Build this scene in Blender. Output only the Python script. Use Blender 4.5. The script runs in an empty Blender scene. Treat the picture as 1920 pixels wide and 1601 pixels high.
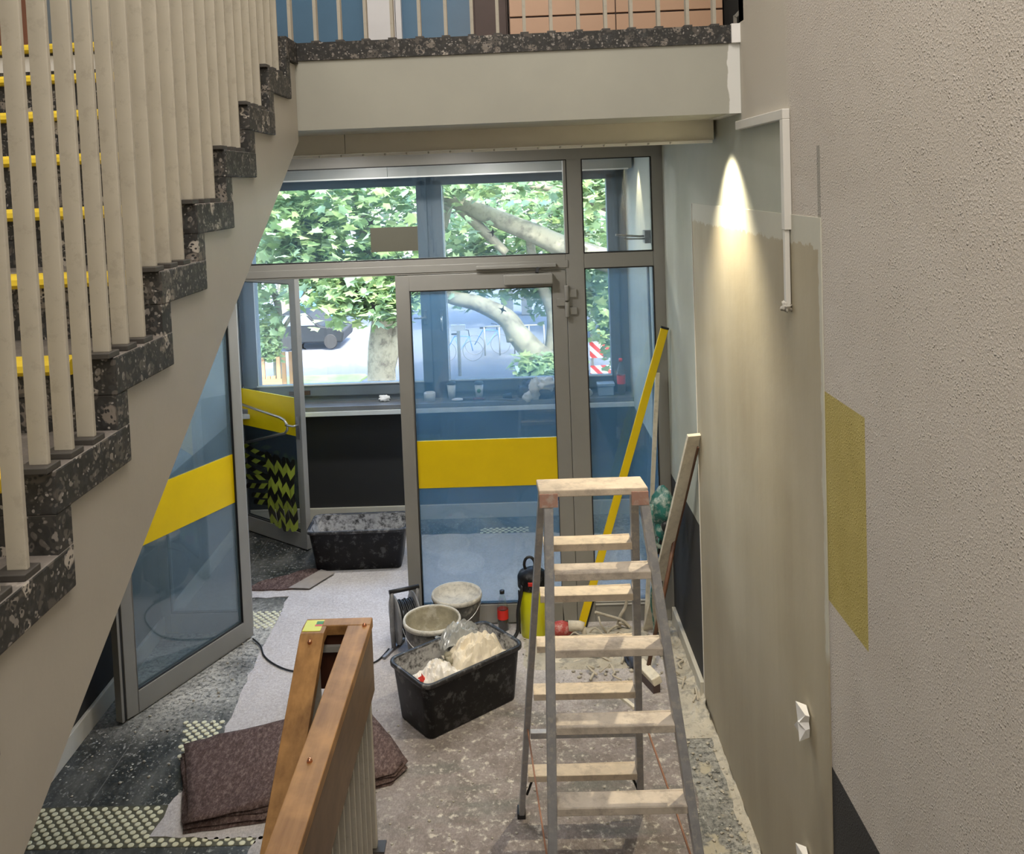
import bpy, bmesh, math, random
from mathutils import Vector, Matrix, noise
from math import sin, cos, pi, radians as RAD

# ------------------------------------------------------------------ camera, world, lights, exposure
sc = bpy.context.scene
COL = sc.collection
sc.view_settings.view_transform = 'Standard'
sc.view_settings.look = 'None'
sc.view_settings.exposure = 0.12
sc.view_settings.gamma = 1.0
sc.view_settings.use_curve_mapping = False

YAW, PIT, ROL, FPX, CY, CX = -0.0238, -0.0523, 0.0384, 1698.3, 431.3, 920.5
fwd = Vector((sin(YAW), cos(YAW), 0)); rgt = Vector((cos(YAW), -sin(YAW), 0)); up = Vector((0, 0, 1))
f2 = fwd * cos(PIT) + up * sin(PIT); u2 = -fwd * sin(PIT) + up * cos(PIT)
r3 = rgt * cos(ROL) - u2 * sin(ROL); u3 = u2 * cos(ROL) + rgt * sin(ROL)
cam_data = bpy.data.cameras.new('camera'); cam = bpy.data.objects.new('camera', cam_data); COL.objects.link(cam)
m = Matrix((r3, u3, -f2)).transposed().to_4x4(); m.translation = Vector((0, 0, 3.0)); cam.matrix_world = m
cam_data.sensor_width = 36.0; cam_data.lens = FPX / 1920 * 36
cam_data.shift_x = (960 - CX) / 1920; cam_data.shift_y = -(800.5 - CY) / 1920
cam_data.clip_start = 0.05; cam_data.clip_end = 300
sc.camera = cam

world = bpy.data.worlds.new('world'); sc.world = world; world.use_nodes = True
wn = world.node_tree.nodes; wl = world.node_tree.links
sky = wn.new('ShaderNodeTexSky'); sky.sky_type = 'NISHITA'; sky.sun_disc = False
sky.sun_elevation = RAD(50); sky.sun_rotation = RAD(160); sky.air_density = 1.0; sky.dust_density = 3.0; sky.ozone_density = 1.0
wn['Background'].inputs[1].default_value = 2.2
wl.new(sky.outputs[0], wn['Background'].inputs[0])

def lamp(name, kind, loc, energy, color, rot=(0, 0, 0), **kw):
    d = bpy.data.lights.new(name, kind); d.energy = energy; d.color = color
    for k, v in kw.items(): setattr(d, k, v)
    o = bpy.data.objects.new(name, d); COL.objects.link(o); o.location = loc; o.rotation_euler = rot
    return o
lamp('sun', 'SUN', (0, 20, 20), 9.0, (1, .96, .88), (RAD(42), RAD(12), RAD(15)), angle=RAD(1.0))
lamp('hall_ceiling_light', 'AREA', (-0.1, 0.6, 6.45), 150, (1, .945, .885), shape='RECTANGLE', size=2.2, size_y=3.0)
lamp('upper_landing_light', 'AREA', (-0.2, 5.2, 6.45), 75, (1, .94, .86), shape='RECTANGLE', size=2.4, size_y=1.6)
lamp('hall_fill_light', 'AREA', (0.0, -1.6, 5.2), 45, (1, .92, .82), (RAD(52), 0, 0), shape='RECTANGLE', size=2.4, size_y=1.2)  # added fill lamp, floating unseen behind the camera without a fixture
for _x, _y, _e in ((-1.2, 5.25, 15), (-.4, 5.25, 13), (-1.2, 6.75, 20), (-.2, 6.75, 20)):
    lamp('ceiling_fill_light', 'AREA', (_x, _y, 3.25), _e, (1, .97, .93), shape='DISK', size=.16)  # unseen lamps added under the lower ceiling to brighten the floor
lamp('beam_downlight', 'SPOT', (0.83, 4.12, 3.245), 150, (1, .87, .62), (0, 0, 0), spot_size=RAD(92), spot_blend=.85, shadow_soft_size=.015)
lamp('vestibule_downlight', 'SPOT', (0.89, 7.12, 3.245), 45, (1, .87, .62), (0, 0, 0), spot_size=RAD(58), spot_blend=.5, shadow_soft_size=.015)

# ------------------------------------------------------------------ materials
MATS = {}
def new_mat(name):
    m = bpy.data.materials.new(name); m.use_nodes = True; MATS[name] = m
    nt = m.node_tree; b = nt.nodes['Principled BSDF']
    return m, nt, b
class N:
    """small helper around a node tree"""
    def __init__(s, nt):
        s.nt = nt; s.tc = nt.nodes.new('ShaderNodeTexCoord')
    def n(s, t, **kw):
        x = s.nt.nodes.new(t)
        for k, v in kw.items(): setattr(x, k, v)
        return x
    def L(s, a, b): s.nt.links.new(a, b)
    def val(s, inp, v):
        if isinstance(v, (int, float)): inp.default_value = v
        elif isinstance(v, (tuple, list)): inp.default_value = (*v, 1) if len(v) == 3 and len(inp.default_value) == 4 else v
        else: s.L(v, inp)
    def noise(s, scale, detail=4, rough=.55, vec=None, col=False):
        x = s.n('ShaderNodeTexNoise'); x.inputs['Scale'].default_value = scale; x.inputs['Detail'].default_value = detail; x.inputs['Roughness'].default_value = rough
        s.L(vec or s.tc.outputs['Object'], x.inputs['Vector']); return x.outputs['Color' if col else 'Fac']
    def vor(s, scale, feature='F1', vec=None, rnd=1):
        x = s.n('ShaderNodeTexVoronoi', feature=feature); x.inputs['Scale'].default_value = scale; x.inputs['Randomness'].default_value = rnd
        s.L(vec or s.tc.outputs['Object'], x.inputs['Vector']); return x
    def scaled(s, v, src=None):
        x = s.n('ShaderNodeMapping'); x.inputs['Scale'].default_value = v; s.L(src or s.tc.outputs['Object'], x.inputs['Vector']); return x.outputs[0]
    def ramp(s, fac, stops, interp='LINEAR'):
        x = s.n('ShaderNodeValToRGB'); cr = x.color_ramp; cr.interpolation = interp
        while len(cr.elements) < len(stops): cr.elements.new(.5)
        for e, (p, c) in zip(cr.elements, stops):
            e.position = p; e.color = (*c, 1) if isinstance(c, tuple) else (c, c, c, 1)
        s.L(fac, x.inputs[0]); return x.outputs[0]
    def mix(s, fac, a, b, mode='MIX'):
        x = s.n('ShaderNodeMix', data_type='RGBA', blend_type=mode)
        s.val(x.inputs[0], fac); s.val(x.inputs[6], a); s.val(x.inputs[7], b); return x.outputs[2]
    def math(s, op, a, b=None, c=None, clamp=False):
        x = s.n('ShaderNodeMath', operation=op, use_clamp=clamp)
        s.val(x.inputs[0], a)
        if b is not None: s.val(x.inputs[1], b)
        if c is not None: s.val(x.inputs[2], c)
        return x.outputs[0]
    def xyz(s, vec=None):
        x = s.n('ShaderNodeSeparateXYZ'); s.L(vec or s.tc.outputs['Object'], x.inputs[0]); return x.outputs
    def step(s, v, a, b):  # smooth 0..1 from a to b
        x = s.n('ShaderNodeMapRange'); x.clamp = True
        s.L(v, x.inputs[0]); x.inputs[1].default_value = a; x.inputs[2].default_value = b; return x.outputs[0]
    def band(s, v, a, b, e=.002):
        return s.math('MULTIPLY', s.step(v, a - e, a + e), s.math('SUBTRACT', 1.0, s.step(v, b - e, b + e)))
    def bump(s, h, strength, dist, bsdf, prev=None):
        x = s.n('ShaderNodeBump'); x.inputs['Strength'].default_value = strength; x.inputs['Distance'].default_value = dist
        s.L(h, x.inputs['Height'])
        if prev is not None: s.L(prev, x.inputs['Normal'])
        s.L(x.outputs[0], bsdf.inputs['Normal']); return x.outputs[0]

def paint(name, col, rough=.5, var=.08, vscale=6, bump=.0, bscale=60, metal=0, dirt=None, dscale=9, damt=.5, spec=.5):
    m, nt, b = new_mat(name); k = N(nt)
    dark = tuple(c * (1 - var) for c in col); lite = tuple(min(1, c * (1 + var)) for c in col)
    c = k.ramp(k.noise(vscale, 5), [(.3, dark), (.7, lite)])
    if dirt:
        f = k.ramp(k.noise(dscale, 9, .72), [(.56 - .1 * damt, 0.0), (.62, 1.0)])
        c = k.mix(k.math('MULTIPLY', f, damt), c, dirt)
    k.L(c, b.inputs['Base Color']); b.inputs['Roughness'].default_value = rough; b.inputs['Metallic'].default_value = metal
    b.inputs['Specular IOR Level'].default_value = spec
    if bump: k.bump(k.noise(bscale, 3), bump, .004, b)
    return m

M_WHITE = paint('cream_paint', (.56, .53, .45), .5, .04)
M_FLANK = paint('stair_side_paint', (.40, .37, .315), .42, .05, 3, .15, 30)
M_FRAME = paint('grey_aluminium', (.275, .265, .24), .42, .04)
M_SEAL = paint('black_rubber', (.012, .012, .012), .6, .1)
M_WFRAME = paint('blue_grey_window_frame', (.13, .16, .185), .45, .05)
M_BLACKPAINT = paint('black_wall_paint', (.025, .025, .026), .45, .1)
M_BAL = paint('off_white_metal', (.42, .385, .315), .5, .05, 8, .1, 40, dirt=(.20, .17, .13), dscale=30, damt=.2)
M_PLATE = paint('dark_foot_plate', (.05, .045, .04), .5, .2)
M_YNOSE = paint('yellow_nosing_rubber', (.80, .58, .03), .5, .06)
M_YELLOW = paint('yellow_film', (.85, .60, .004), .3, .03)
M_YDARK = M_YELLOW
M_ALU = paint('worn_aluminium', (.36, .355, .36), .45, .12, 20, .1, 60, metal=.25, dirt=(.58, .54, .46), dscale=30, damt=.5)
M_TREAD = paint('plaster_covered_step', (.62, .52, .40), .8, .12, 18, .4, 50, dirt=(.36, .30, .24), dscale=14, damt=.6)
M_TREADF = paint('plaster_covered_front_step', (.50, .43, .35), .8, .14, 16, .4, 50, dirt=(.28, .24, .20), dscale=12, damt=.7)
M_BLACKPL = paint('black_plastic', (.007, .007, .008), .42, .3, 12, 0, 60, dirt=(.30, .30, .30), dscale=17, damt=.22, spec=.25)
M_TUBIN = paint('plaster_smeared_plastic', (.40, .39, .38), .7, .2, 20, .5, 60, dirt=(.015, .015, .015), dscale=19, damt=1.0)
M_RIM = paint('dusty_black_rim', (.02, .02, .022), .45, .4, 20, 0, 60, dirt=(.38, .37, .35), dscale=15, damt=.5)
M_BUCKET = paint('grey_plastic_bucket', (.07, .068, .062), .5, .2, 10, 0, 60, dirt=(.42, .40, .36), dscale=8, damt=.6)
M_BUCKIN = paint('mortar_crust_inside', (.30, .27, .19), .85, .25, 14, .8, 40, dirt=(.52, .48, .40), dscale=10, damt=.6)
M_PLCRUST = paint('plaster_crust', (.60, .57, .50), .9, .12, 25, .8, 70, dirt=(.25, .24, .22), dscale=20, damt=.5)
M_PLASTER = paint('loose_plaster', (.68, .61, .48), .9, .12, 12, .8, 45, dirt=(.40, .34, .27), dscale=9, damt=.5)
M_SACK = paint('white_paper_sack', (.74, .70, .64), .75, .05, 9, .3, 25, dirt=(.70, .58, .36), dscale=6, damt=.5)
M_RED = paint('red_plastic', (.55, .03, .02), .4, .1)
M_BLACK = paint('matt_black', (.015, .015, .016), .5, .2)
M_GREYPL = paint('grey_plastic', (.20, .20, .205), .45, .12, 10, 0, 60, dirt=(.45, .44, .42), dscale=12, damt=.4)
M_TEAL = paint('teal_tool_casing', (.018, .13, .11), .45, .2, 10, .2, 50, dirt=(.42, .45, .41), dscale=22, damt=.8)
M_LIME = paint('yellow_green_plastic', (.62, .62, .01), .35, .05)
M_COPPER = paint('copper_screw', (.62, .28, .16), .25, .1, metal=.9)
M_WIREPL = paint('plaster_coated_wire', (.50, .45, .36), .9, .2, 20, .4, 60)
M_RUBBLE = paint('pale_plaster_dust', (.48, .44, .36), .95, .2, 8, 1.0, 28, dirt=(.24, .23, .20), dscale=16, damt=.8)
M_CONDUIT = paint('white_trunking', (.68, .66, .61), .5, .03)
M_SOCKET = paint('white_paper', (.85, .84, .82), .7, .03)
M_ORANGE = paint('brown_wood_shaft', (.12, .055, .03), .5, .3, 14)
M_BATTEN = paint('pale_batten', (.70, .64, .51), .8, .1, 20, .3, 50, dirt=(.42, .38, .30), dscale=14, damt=.4)
M_FELT = None
M_DARKTREE = paint('dark_void', (.02, .02, .02), .8, .1)
M_CHROME = paint('brushed_steel', (.55, .54, .52), .3, .05, metal=.9)
M_SIGN = paint('taupe_plate', (.095, .09, .065), .6, .03)
M_SILL = paint('pale_stone_sill', (.62, .65, .66), .3, .06)
M_SILLD = paint('grey_stone_sill', (.17, .18, .19), .25, .1)
M_BULK = paint('beige_metal_ceiling', (.74, .70, .61), .5, .03)
M_WSTRIP = paint('white_strip', (.72, .70, .66), .5, .03)
M_CABIN = paint('beech_front', (.50, .32, .215), .45, .06, 2)
M_CABD = paint('brown_cabinet', (.065, .04, .035), .5, .1)
M_BROWND = paint('brown_door', (.17, .06, .025), .5, .2, 3)
M_BLUEP = paint('blue_panel', (.065, .15, .25), .25, .1, 1.5)
M_WFR = paint('white_frame', (.62, .62, .64), .4, .03)
M_CAR = paint('dark_car_paint', (.012, .015, .018), .5, .1, spec=.2)
M_VAN = paint('blue_van_paint', (.10, .28, .60), .3, .1)
M_PALEW = paint('pale_facade', (.30, .31, .33), .8, .05, 1)
M_PALEG = paint('pale_window_glass', (.24, .26, .29), .3, .1)
M_ROAD = paint('bleached_asphalt', (.15, .165, .20), .9, .10, .6)
M_PAVE = paint('pale_pavement', (.15, .155, .175), .9, .08, .8)
M_GRASS = paint('dry_grass', (.22, .28, .11), .9, .25, 3)
M_STAKE = paint('orange_wood_stake', (.42, .22, .10), .7, .12, 3)
M_BARK = paint('plane_tree_bark', (.24, .225, .16), .85, .15, 2.5, .5, 10, dirt=(.09, .08, .06), dscale=5, damt=.9)
M_CLOTHD = paint('navy_cloth', (.03, .05, .08), .8, .3, 12, .4, 40)
M_CLOTHW = paint('white_rag', (.62, .60, .56), .85, .08, 12, .4, 40)
M_BOXBL = paint('pale_blue_plastic_box', (.30, .38, .46), .35, .08)
M_CUP = paint('paper_cup', (.62, .62, .58), .5, .05)
M_GREENLOGO = paint('green_print', (.05, .22, .09), .6, .05)
M_LABELRED = paint('red_bottle_label', (.75, .03, .02), .4, .05)
M_COLA = paint('dark_drink', (.02, .006, .003), .1, .1)
M_STAIN = None

# glass with a diffuse film; on the doors its blue paints in a reflection
def glass_mat(name, tint, film, haze_col, gloss):
    m = bpy.data.materials.new(name); m.use_nodes = True; nt = m.node_tree
    for x in list(nt.nodes): nt.nodes.remove(x)
    k = N(nt); out = k.n('ShaderNodeOutputMaterial')
    tr = k.n('ShaderNodeBsdfTransparent'); tr.inputs[0].default_value = (*tint, 1)
    df = k.n('ShaderNodeBsdfDiffuse'); df.inputs[0].default_value = (*haze_col, 1)
    gl = k.n('ShaderNodeBsdfGlossy'); gl.inputs['Roughness'].default_value = .02
    m1 = k.n('ShaderNodeMixShader'); m2 = k.n('ShaderNodeMixShader')
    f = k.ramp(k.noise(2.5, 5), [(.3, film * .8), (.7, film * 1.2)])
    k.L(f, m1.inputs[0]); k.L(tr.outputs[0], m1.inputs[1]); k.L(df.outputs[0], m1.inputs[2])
    lw = k.n('ShaderNodeLayerWeight'); lw.inputs[0].default_value = .5
    fr_ = k.math('ADD', k.math('MULTIPLY', k.math('POWER', lw.outputs['Facing'], 5.0), .9), .04)
    k.L(k.math('MULTIPLY', fr_, gloss, clamp=True), m2.inputs[0]); k.L(m1.outputs[0], m2.inputs[1]); k.L(gl.outputs[0], m2.inputs[2])
    k.L(m2.outputs[0], out.inputs[0]); return m
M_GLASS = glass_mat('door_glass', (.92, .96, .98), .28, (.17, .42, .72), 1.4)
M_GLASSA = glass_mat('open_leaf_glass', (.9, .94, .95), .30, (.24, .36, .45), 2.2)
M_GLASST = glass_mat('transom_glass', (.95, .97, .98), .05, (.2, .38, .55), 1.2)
M_GLASSC = glass_mat('clear_window_glass', (.97, .99, .99), .01, (.5, .6, .7), .8)
M_BOTTLE = glass_mat('clear_bottle_plastic', (.9, .94, .94), .05, (.7, .75, .78), 1.3)
M_FILMPL = glass_mat('clear_plastic_foil', (.9, .92, .92), .38, (.75, .76, .74), 3.0)

def terrazzo(name, dust=.0, chip_lo=.035, scale=21, top_dust=True):
    m, nt, b = new_mat(name); k = N(nt)
    base = k.ramp(k.noise(40, 3), [(.3, (.020, .020, .019)), (.7, (.045, .043, .040))])
    warp = k.n('ShaderNodeVectorMath', operation='ADD'); k.L(k.tc.outputs['Object'], warp.inputs[0])
    ns = k.n('ShaderNodeVectorMath', operation='SCALE'); k.L(k.noise(14, 2, col=True), ns.inputs[0]); ns.inputs['Scale'].default_value = .045
    k.L(ns.outputs[0], warp.inputs[1])
    c = base
    for sc_, thr, cols in ((scale, .42, [(0, (.045, .042, .038)), (.35, (.09, .08, .07)), (.6, (.05, .05, .05)), (.72, (.20, .175, .15)), (.9, (.42, .38, .33))]),
                           (scale * 2.3, .34, [(0, (.04, .04, .04)), (.5, (.10, .09, .08)), (.85, (.22, .2, .18))]),
                           (scale * 5, .34, [(0, (.03, .03, .03)), (.6, (.12, .11, .10)), (.9, (.30, .28, .26))])):
        v = k.vor(sc_, vec=warp.outputs[0])
        chip = k.ramp(v.outputs['Distance'], [(thr, 1.0), (thr + .08, 0.0)])
        sep = k.n('ShaderNodeSeparateColor'); k.L(v.outputs['Color'], sep.inputs[0])
        c = k.mix(chip, c, k.ramp(sep.outputs[0], cols, 'CONSTANT'))
    if dust > 0:
        f = k.ramp(k.noise(5, 9, .7), [(.45, 0.0), (.75, 1.0)])
        c = k.mix(k.math('MULTIPLY', f, dust), c, (.42, .40, .36))
    if top_dust:
        g = k.n('ShaderNodeNewGeometry'); z = k.xyz(g.outputs['True Normal'])[2]
        f = k.math('MULTIPLY', k.step(z, .5, .9), k.ramp(k.noise(9, 6), [(.3, .55), (.7, .85)]))
        c = k.mix(f, c, (.21, .185, .165))
    k.L(c, b.inputs['Base Color']); b.inputs['Roughness'].default_value = .5; b.inputs['Specular IOR Level'].default_value = .3
    return m
M_TERR = terrazzo('black_terrazzo')

# floor: black terrazzo with plaster dust and splashes
m, nt, b = new_mat('dusty_terrazzo_floor'); k = N(nt); M_FLOOR = m
base = k.ramp(k.noise(50, 3), [(.3, (.018, .021, .021)), (.7, (.045, .05, .048))])
v = k.vor(45); chip = k.ramp(v.outputs['Distance'], [(.22, 1.0), (.30, 0.0)])
sep = k.n('ShaderNodeSeparateColor'); k.L(v.outputs['Color'], sep.inputs[0])
c = k.mix(chip, base, k.ramp(sep.outputs[0], [(0, (.03, .035, .035)), (.6, (.08, .09, .085)), (.88, (.45, .45, .40))], 'CONSTANT'))
X, Y, Z = k.xyz()[:3]
# sweeping smears
sm = k.noise(1, 8, .62, vec=k.scaled((5, 2.2, 1)))
c = k.mix(k.ramp(sm, [(.44, 0.0), (.62, .6)]), c, (.17, .17, .155))
spk = k.math('MULTIPLY', k.ramp(k.noise(42, 7, .72, vec=k.scaled((1, .7, 1))), [(.55, 0.0), (.62, 1.0)]), k.ramp(k.noise(3, 3), [(.40, .25), (.60, .95)]))
c = k.mix(spk, c, (.36, .36, .33))
# dusty zone near the partition on the left and along the right wall
z1 = k.math('MULTIPLY', k.step(Y, 4.75, 5.25), k.math('SUBTRACT', 1.0, k.step(Y, 6.35, 6.5)))
z2 = k.math('MULTIPLY', k.step(X, .55, .75), .55)
zz = k.math('MAXIMUM', z1, z2)
fine = k.ramp(k.noise(34, 9, .8), [(.40, 0.0), (.54, 1.0)])
broad = k.ramp(k.noise(2.6, 4, .6), [(.35, .35), (.60, 1.0)])
c = k.mix(k.math('MULTIPLY', k.math('MULTIPLY', fine, broad), zz), c, (.60, .58, .52))
spl = k.ramp(k.noise(16, 6, .6), [(.66, 0.0), (.70, .9)])
c = k.mix(spl, c, (.58, .56, .50))
pat = k.math('MULTIPLY', k.ramp(k.noise(6, 5, .6), [(.54, 0.0), (.60, .85)]), k.step(X, .6, .75))
c = k.mix(pat, c, (.46, .41, .30))
jx = k.math('PINGPONG', k.math('ADD', X, 10.0), .3); jy = k.math('PINGPONG', k.math('ADD', Y, 10.05), .6)
j = k.math('MINIMUM', k.math('MAXIMUM', k.math('LESS_THAN', jx, .0016), 0.0), 1.0)
c = k.mix(k.math('MULTIPLY', j, .5), c, (.3, .3, .28))
k.L(c, b.inputs['Base Color']); b.inputs['Roughness'].default_value = .35
k.bump(k.noise(25, 6), .25, .003, b)

# fleece ground sheet
m, nt, b = new_mat('stained_ground_fleece'); k = N(nt); M_FLEECE = m
X, Y, Z = k.xyz()[:3]
c = k.ramp(k.noise(1.6, 5, .6), [(.3, (.235, .205, .195)), (.7, (.32, .285, .27))])
far = k.math('MAXIMUM', k.step(Y, 4.7, 5.6), k.math('SUBTRACT', 1.0, k.step(X, -1.5, -.6)))
c = k.mix(far, c, k.ramp(k.noise(4, 5), [(.3, (.50, .47, .46)), (.7, (.58, .55, .54))]))
stain = k.ramp(k.noise(7, 9, .7), [(.44, 0.0), (.58, 1.0)])
near = k.math('MULTIPLY', k.math('SUBTRACT', 1.0, k.step(Y, 4.9, 5.5)), k.step(X, -1.0, -.4))
c = k.mix(k.math('MULTIPLY', k.math('MULTIPLY', stain, near), .8), c, (.20, .17, .155))
gr = k.ramp(k.noise(1, 7, .6, vec=k.scaled((1.5, 5, 1))), [(.52, 0.0), (.66, .55)])
c = k.mix(k.math('MULTIPLY', gr, near), c, (.13, .15, .135))
wht = k.ramp(k.noise(24, 8, .7), [(.54, 0.0), (.66, .8)])
c = k.mix(k.math('MULTIPLY', wht, k.math('ADD', .25, near)), c, (.62, .58, .51))
fib = k.noise(1, 4, .7, vec=k.scaled((160, 60, 60)))
grain = k.ramp(k.noise(55, 6, .8), [(.35, (.32, .32, .32)), (.65, (.68, .68, .68))])
c = k.mix(.5, c, grain, 'OVERLAY')
c = k.mix(.35, c, k.ramp(fib, [(.3, (.2, .18, .17)), (.7, (.7, .68, .66))]), 'OVERLAY')
k.L(c, b.inputs['Base Color']); b.inputs['Roughness'].default_value = .95
b1 = k.bump(k.noise(18, 8, .65), .5, .012, b); 

# brown felt
m, nt, b = new_mat('brown_felt'); k = N(nt); M_FELT = m
c = k.ramp(k.noise(60, 7, .85, vec=k.scaled((1, .45, 1))), [(.32, (.035, .020, .018)), (.5, (.13, .080, .070)), (.68, (.34, .25, .22))])
k.L(c, b.inputs['Base Color']); b.inputs['Roughness'].default_value = 1; k.bump(k.noise(60, 6, .8), .9, .01, b)

# wood rail
def wood(name, a, bcol, vec=(1, .06, 1), sc_=22):
    m, nt, b = new_mat(name); k = N(nt)
    g = k.noise(sc_, 6, .6, vec=k.scaled(vec))
    c = k.ramp(g, [(.25, a), (.55, tuple((x + y) / 2 for x, y in zip(a, bcol))), (.8, bcol)])
    w = k.ramp(k.noise(7, 5), [(.42, 0.0), (.70, .5)])
    c = k.mix(w, c, tuple(min(1, x * 1.25) for x in bcol))
    k.L(c, b.inputs['Base Color']); b.inputs['Roughness'].default_value = .5; b.inputs['Specular IOR Level'].default_value = .25; k.bump(g, .12, .002, b); return m
M_RAIL = wood('varnished_handrail_wood', (.17, .080, .028), (.46, .245, .085))
M_RAILS = wood('varnished_board_wood', (.12, .075, .042), (.19, .12, .068))
M_RAILD = wood('dark_red_wood', (.035, .010, .005), (.06, .018, .008))

# right wall: everything painted on it is a mask in its own coordinates
def wall_right_mat():
    m, nt, b = new_mat('roughcast_wall_paint'); k = N(nt)
    X, Y, Z = k.xyz()[:3]
    pink = k.ramp(k.noise(3, 4), [(.3, (.55, .50, .445)), (.7, (.59, .54, .485))])
    grey = k.ramp(k.noise(3, 4), [(.3, (.40, .415, .35)), (.7, (.45, .46, .39))])
    # smooth greyish-green surface beyond the conduit and under the beam, ragged vertical join
    smooth = k.math('MULTIPLY', k.step(Y, 3.265, 3.275), k.math('SUBTRACT', 1.0, k.step(Z, 3.2, 3.215)))
    smooth = k.math('MAXIMUM', smooth, k.step(Y, 3.90, 3.94))
    edge = k.math('ADD', Y, k.math('MULTIPLY', k.noise(12, 4), .05))
    flat = k.step(edge, 3.26, 3.32)          # filled strip above the conduit, less textured
    smooth_any = k.math('MAXIMUM', smooth, flat)
    c = k.mix(smooth, pink, grey)
    c = k.mix(k.math('MULTIPLY', flat, k.math('SUBTRACT', 1.0, smooth)), c, (.55, .51, .44))
    # repaired strip
    rs = k.math('MULTIPLY', k.band(Y, 2.955, 2.985), k.band(Z, 2.83, 3.08))
    c = k.mix(rs, c, (.33, .31, .27))
    # mustard block
    yb = k.math('MULTIPLY', k.band(Y, 2.617, 2.99), k.band(Z, 1.58, 2.278))
    c = k.mix(yb, c, k.ramp(k.noise(8, 4), [(.3, (.43, .345, .09)), (.7, (.49, .40, .12))]))
    # black dado below 1.01 m
    bl = k.math('MULTIPLY', k.math('SUBTRACT', 1.0, k.step(Z, 1.008, 1.012)), k.math('GREATER_THAN', Z, 0.0))
    ved = k.math('SUBTRACT', 1.0, k.math('MULTIPLY', k.band(Y, 4.3, 5.035), 1.0))
    c = k.mix(k.math('MULTIPLY', bl, ved), c, (.028, .027, .028))
    k.L(c, b.inputs['Base Color']); b.inputs['Roughness'].default_value = .72
    h1 = k.noise(150, 3, .6); grain = k.ramp(k.vor(95).outputs['Distance'], [(.05, 1.0), (.34, 0.0)])
    gate = k.ramp(k.noise(9, 3), [(.40, 0.15), (.62, 1.0)])
    h = k.math('ADD', k.math('MULTIPLY', h1, .9), k.math('MULTIPLY', grain, gate))
    big = k.ramp(k.vor(20).outputs['Distance'], [(.04, 1.0), (.10, 0.0)])
    h = k.math('ADD', h, k.math('MULTIPLY', big, .8))
    h = k.math('MULTIPLY', h, k.math('SUBTRACT', 1.0, k.math('MULTIPLY', smooth_any, .93)))
    k.bump(h, .75, .006, b)
    return m
M_WALLR = wall_right_mat()

# fresh plaster panel with a ragged top trowelled edge
m, nt, b = new_mat('fresh_plaster_panel'); k = N(nt); M_PANEL = m
X, Y, Z = k.xyz()[:3]
str_ = k.noise(1, 6, .5, vec=k.scaled((2, 3.4, .55)))
c = k.ramp(str_, [(.25, (.35, .30, .205)), (.75, (.46, .41, .295))])
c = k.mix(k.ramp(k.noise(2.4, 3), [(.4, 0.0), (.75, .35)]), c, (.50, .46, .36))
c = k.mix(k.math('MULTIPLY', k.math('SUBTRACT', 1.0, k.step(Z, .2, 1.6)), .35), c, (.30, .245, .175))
rag = k.math('ADD', Z, k.math('MULTIPLY', k.noise(14, 6, .75), .10))
top = k.step(rag, 2.795, 2.80)
rag2 = k.math('ADD', Y, k.math('MULTIPLY', k.noise(7, 6, .7), .07))
side = k.math('SUBTRACT', 1.0, k.step(rag2, 3.005, 3.015))
c = k.mix(k.math('MAXIMUM', top, k.math('MULTIPLY', side, k.step(Z, 1.35, 1.4))), c, (.53, .52, .44))
k.L(c, b.inputs['Base Color']); b.inputs['Roughness'].default_value = .75
comb = k.noise(1, 2, .5, vec=k.scaled((2, 3, 90)))
k.bump(k.math('ADD', str_, k.math('MULTIPLY', k.noise(5, 6), .8)), .35, .010, b)

def wall_mat(name, up_c, low_c, zline, rough=.7, zhi=None):
    m, nt, b = new_mat(name); k = N(nt); Z = k.xyz()[2]
    u = k.ramp(k.noise(3, 4), [(.3, tuple(x * .95 for x in up_c)), (.7, up_c)])
    f = k.step(Z, zline - .002, zline + .002)
    if zhi: f = k.math('MAXIMUM', f, 0.0)
    k.L(k.mix(f, low_c, u), b.inputs['Base Color']); b.inputs['Roughness'].default_value = rough; k.bump(k.noise(60, 3), .15, .003, b); return m
M_WALLL = wall_mat('left_wall_paint', (.66, .66, .63), (.027, .027, .027), 1.01)
M_WALLB = wall_mat('window_wall_paint', (.60, .59, .56), (.026, .026, .026), 2.0)
m, nt, b = new_mat('landing_beam_paint'); k = N(nt); M_BEAM = m
X = k.math('ADD', k.xyz()[0], k.math('MULTIPLY', k.noise(10, 4), .03))
k.L(k.mix(k.step(X, .962, .966), k.ramp(k.noise(3, 4), [(.3, (.37, .365, .315)), (.7, (.41, .405, .345))]), (.72, .72, .69)), b.inputs['Base Color'])
b.inputs['Roughness'].default_value = .5; k.bump(k.noise(14, 4), .1, .004, b)

# leaves
def leaf_mat(name, cols, tr=.55):
    m = bpy.data.materials.new(name); m.use_nodes = True; nt = m.node_tree
    for x in list(nt.nodes): nt.nodes.remove(x)
    k = N(nt); out = k.n('ShaderNodeOutputMaterial'); g = k.n('ShaderNodeNewGeometry')
    c = k.ramp(g.outputs['Random Per Island'], [(i / (len(cols) - 1), cc) for i, cc in enumerate(cols)])
    d = k.n('ShaderNodeBsdfDiffuse'); t = k.n('ShaderNodeBsdfTranslucent'); mx = k.n('ShaderNodeMixShader'); mx.inputs[0].default_value = tr
    k.L(c, d.inputs[0]); k.L(c, t.inputs[0]); k.L(d.outputs[0], mx.inputs[1]); k.L(t.outputs[0], mx.inputs[2]); k.L(mx.outputs[0], out.inputs[0]); return m
M_LEAF = leaf_mat('plane_tree_leaves', [(.14, .22, .10), (.28, .40, .17), (.36, .50, .30), (.46, .56, .25), (.36, .52, .42)])
M_LEAF2 = leaf_mat('far_tree_leaves', [(.20, .27, .17), (.34, .43, .25), (.42, .50, .38), (.28, .37, .25)])

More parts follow.
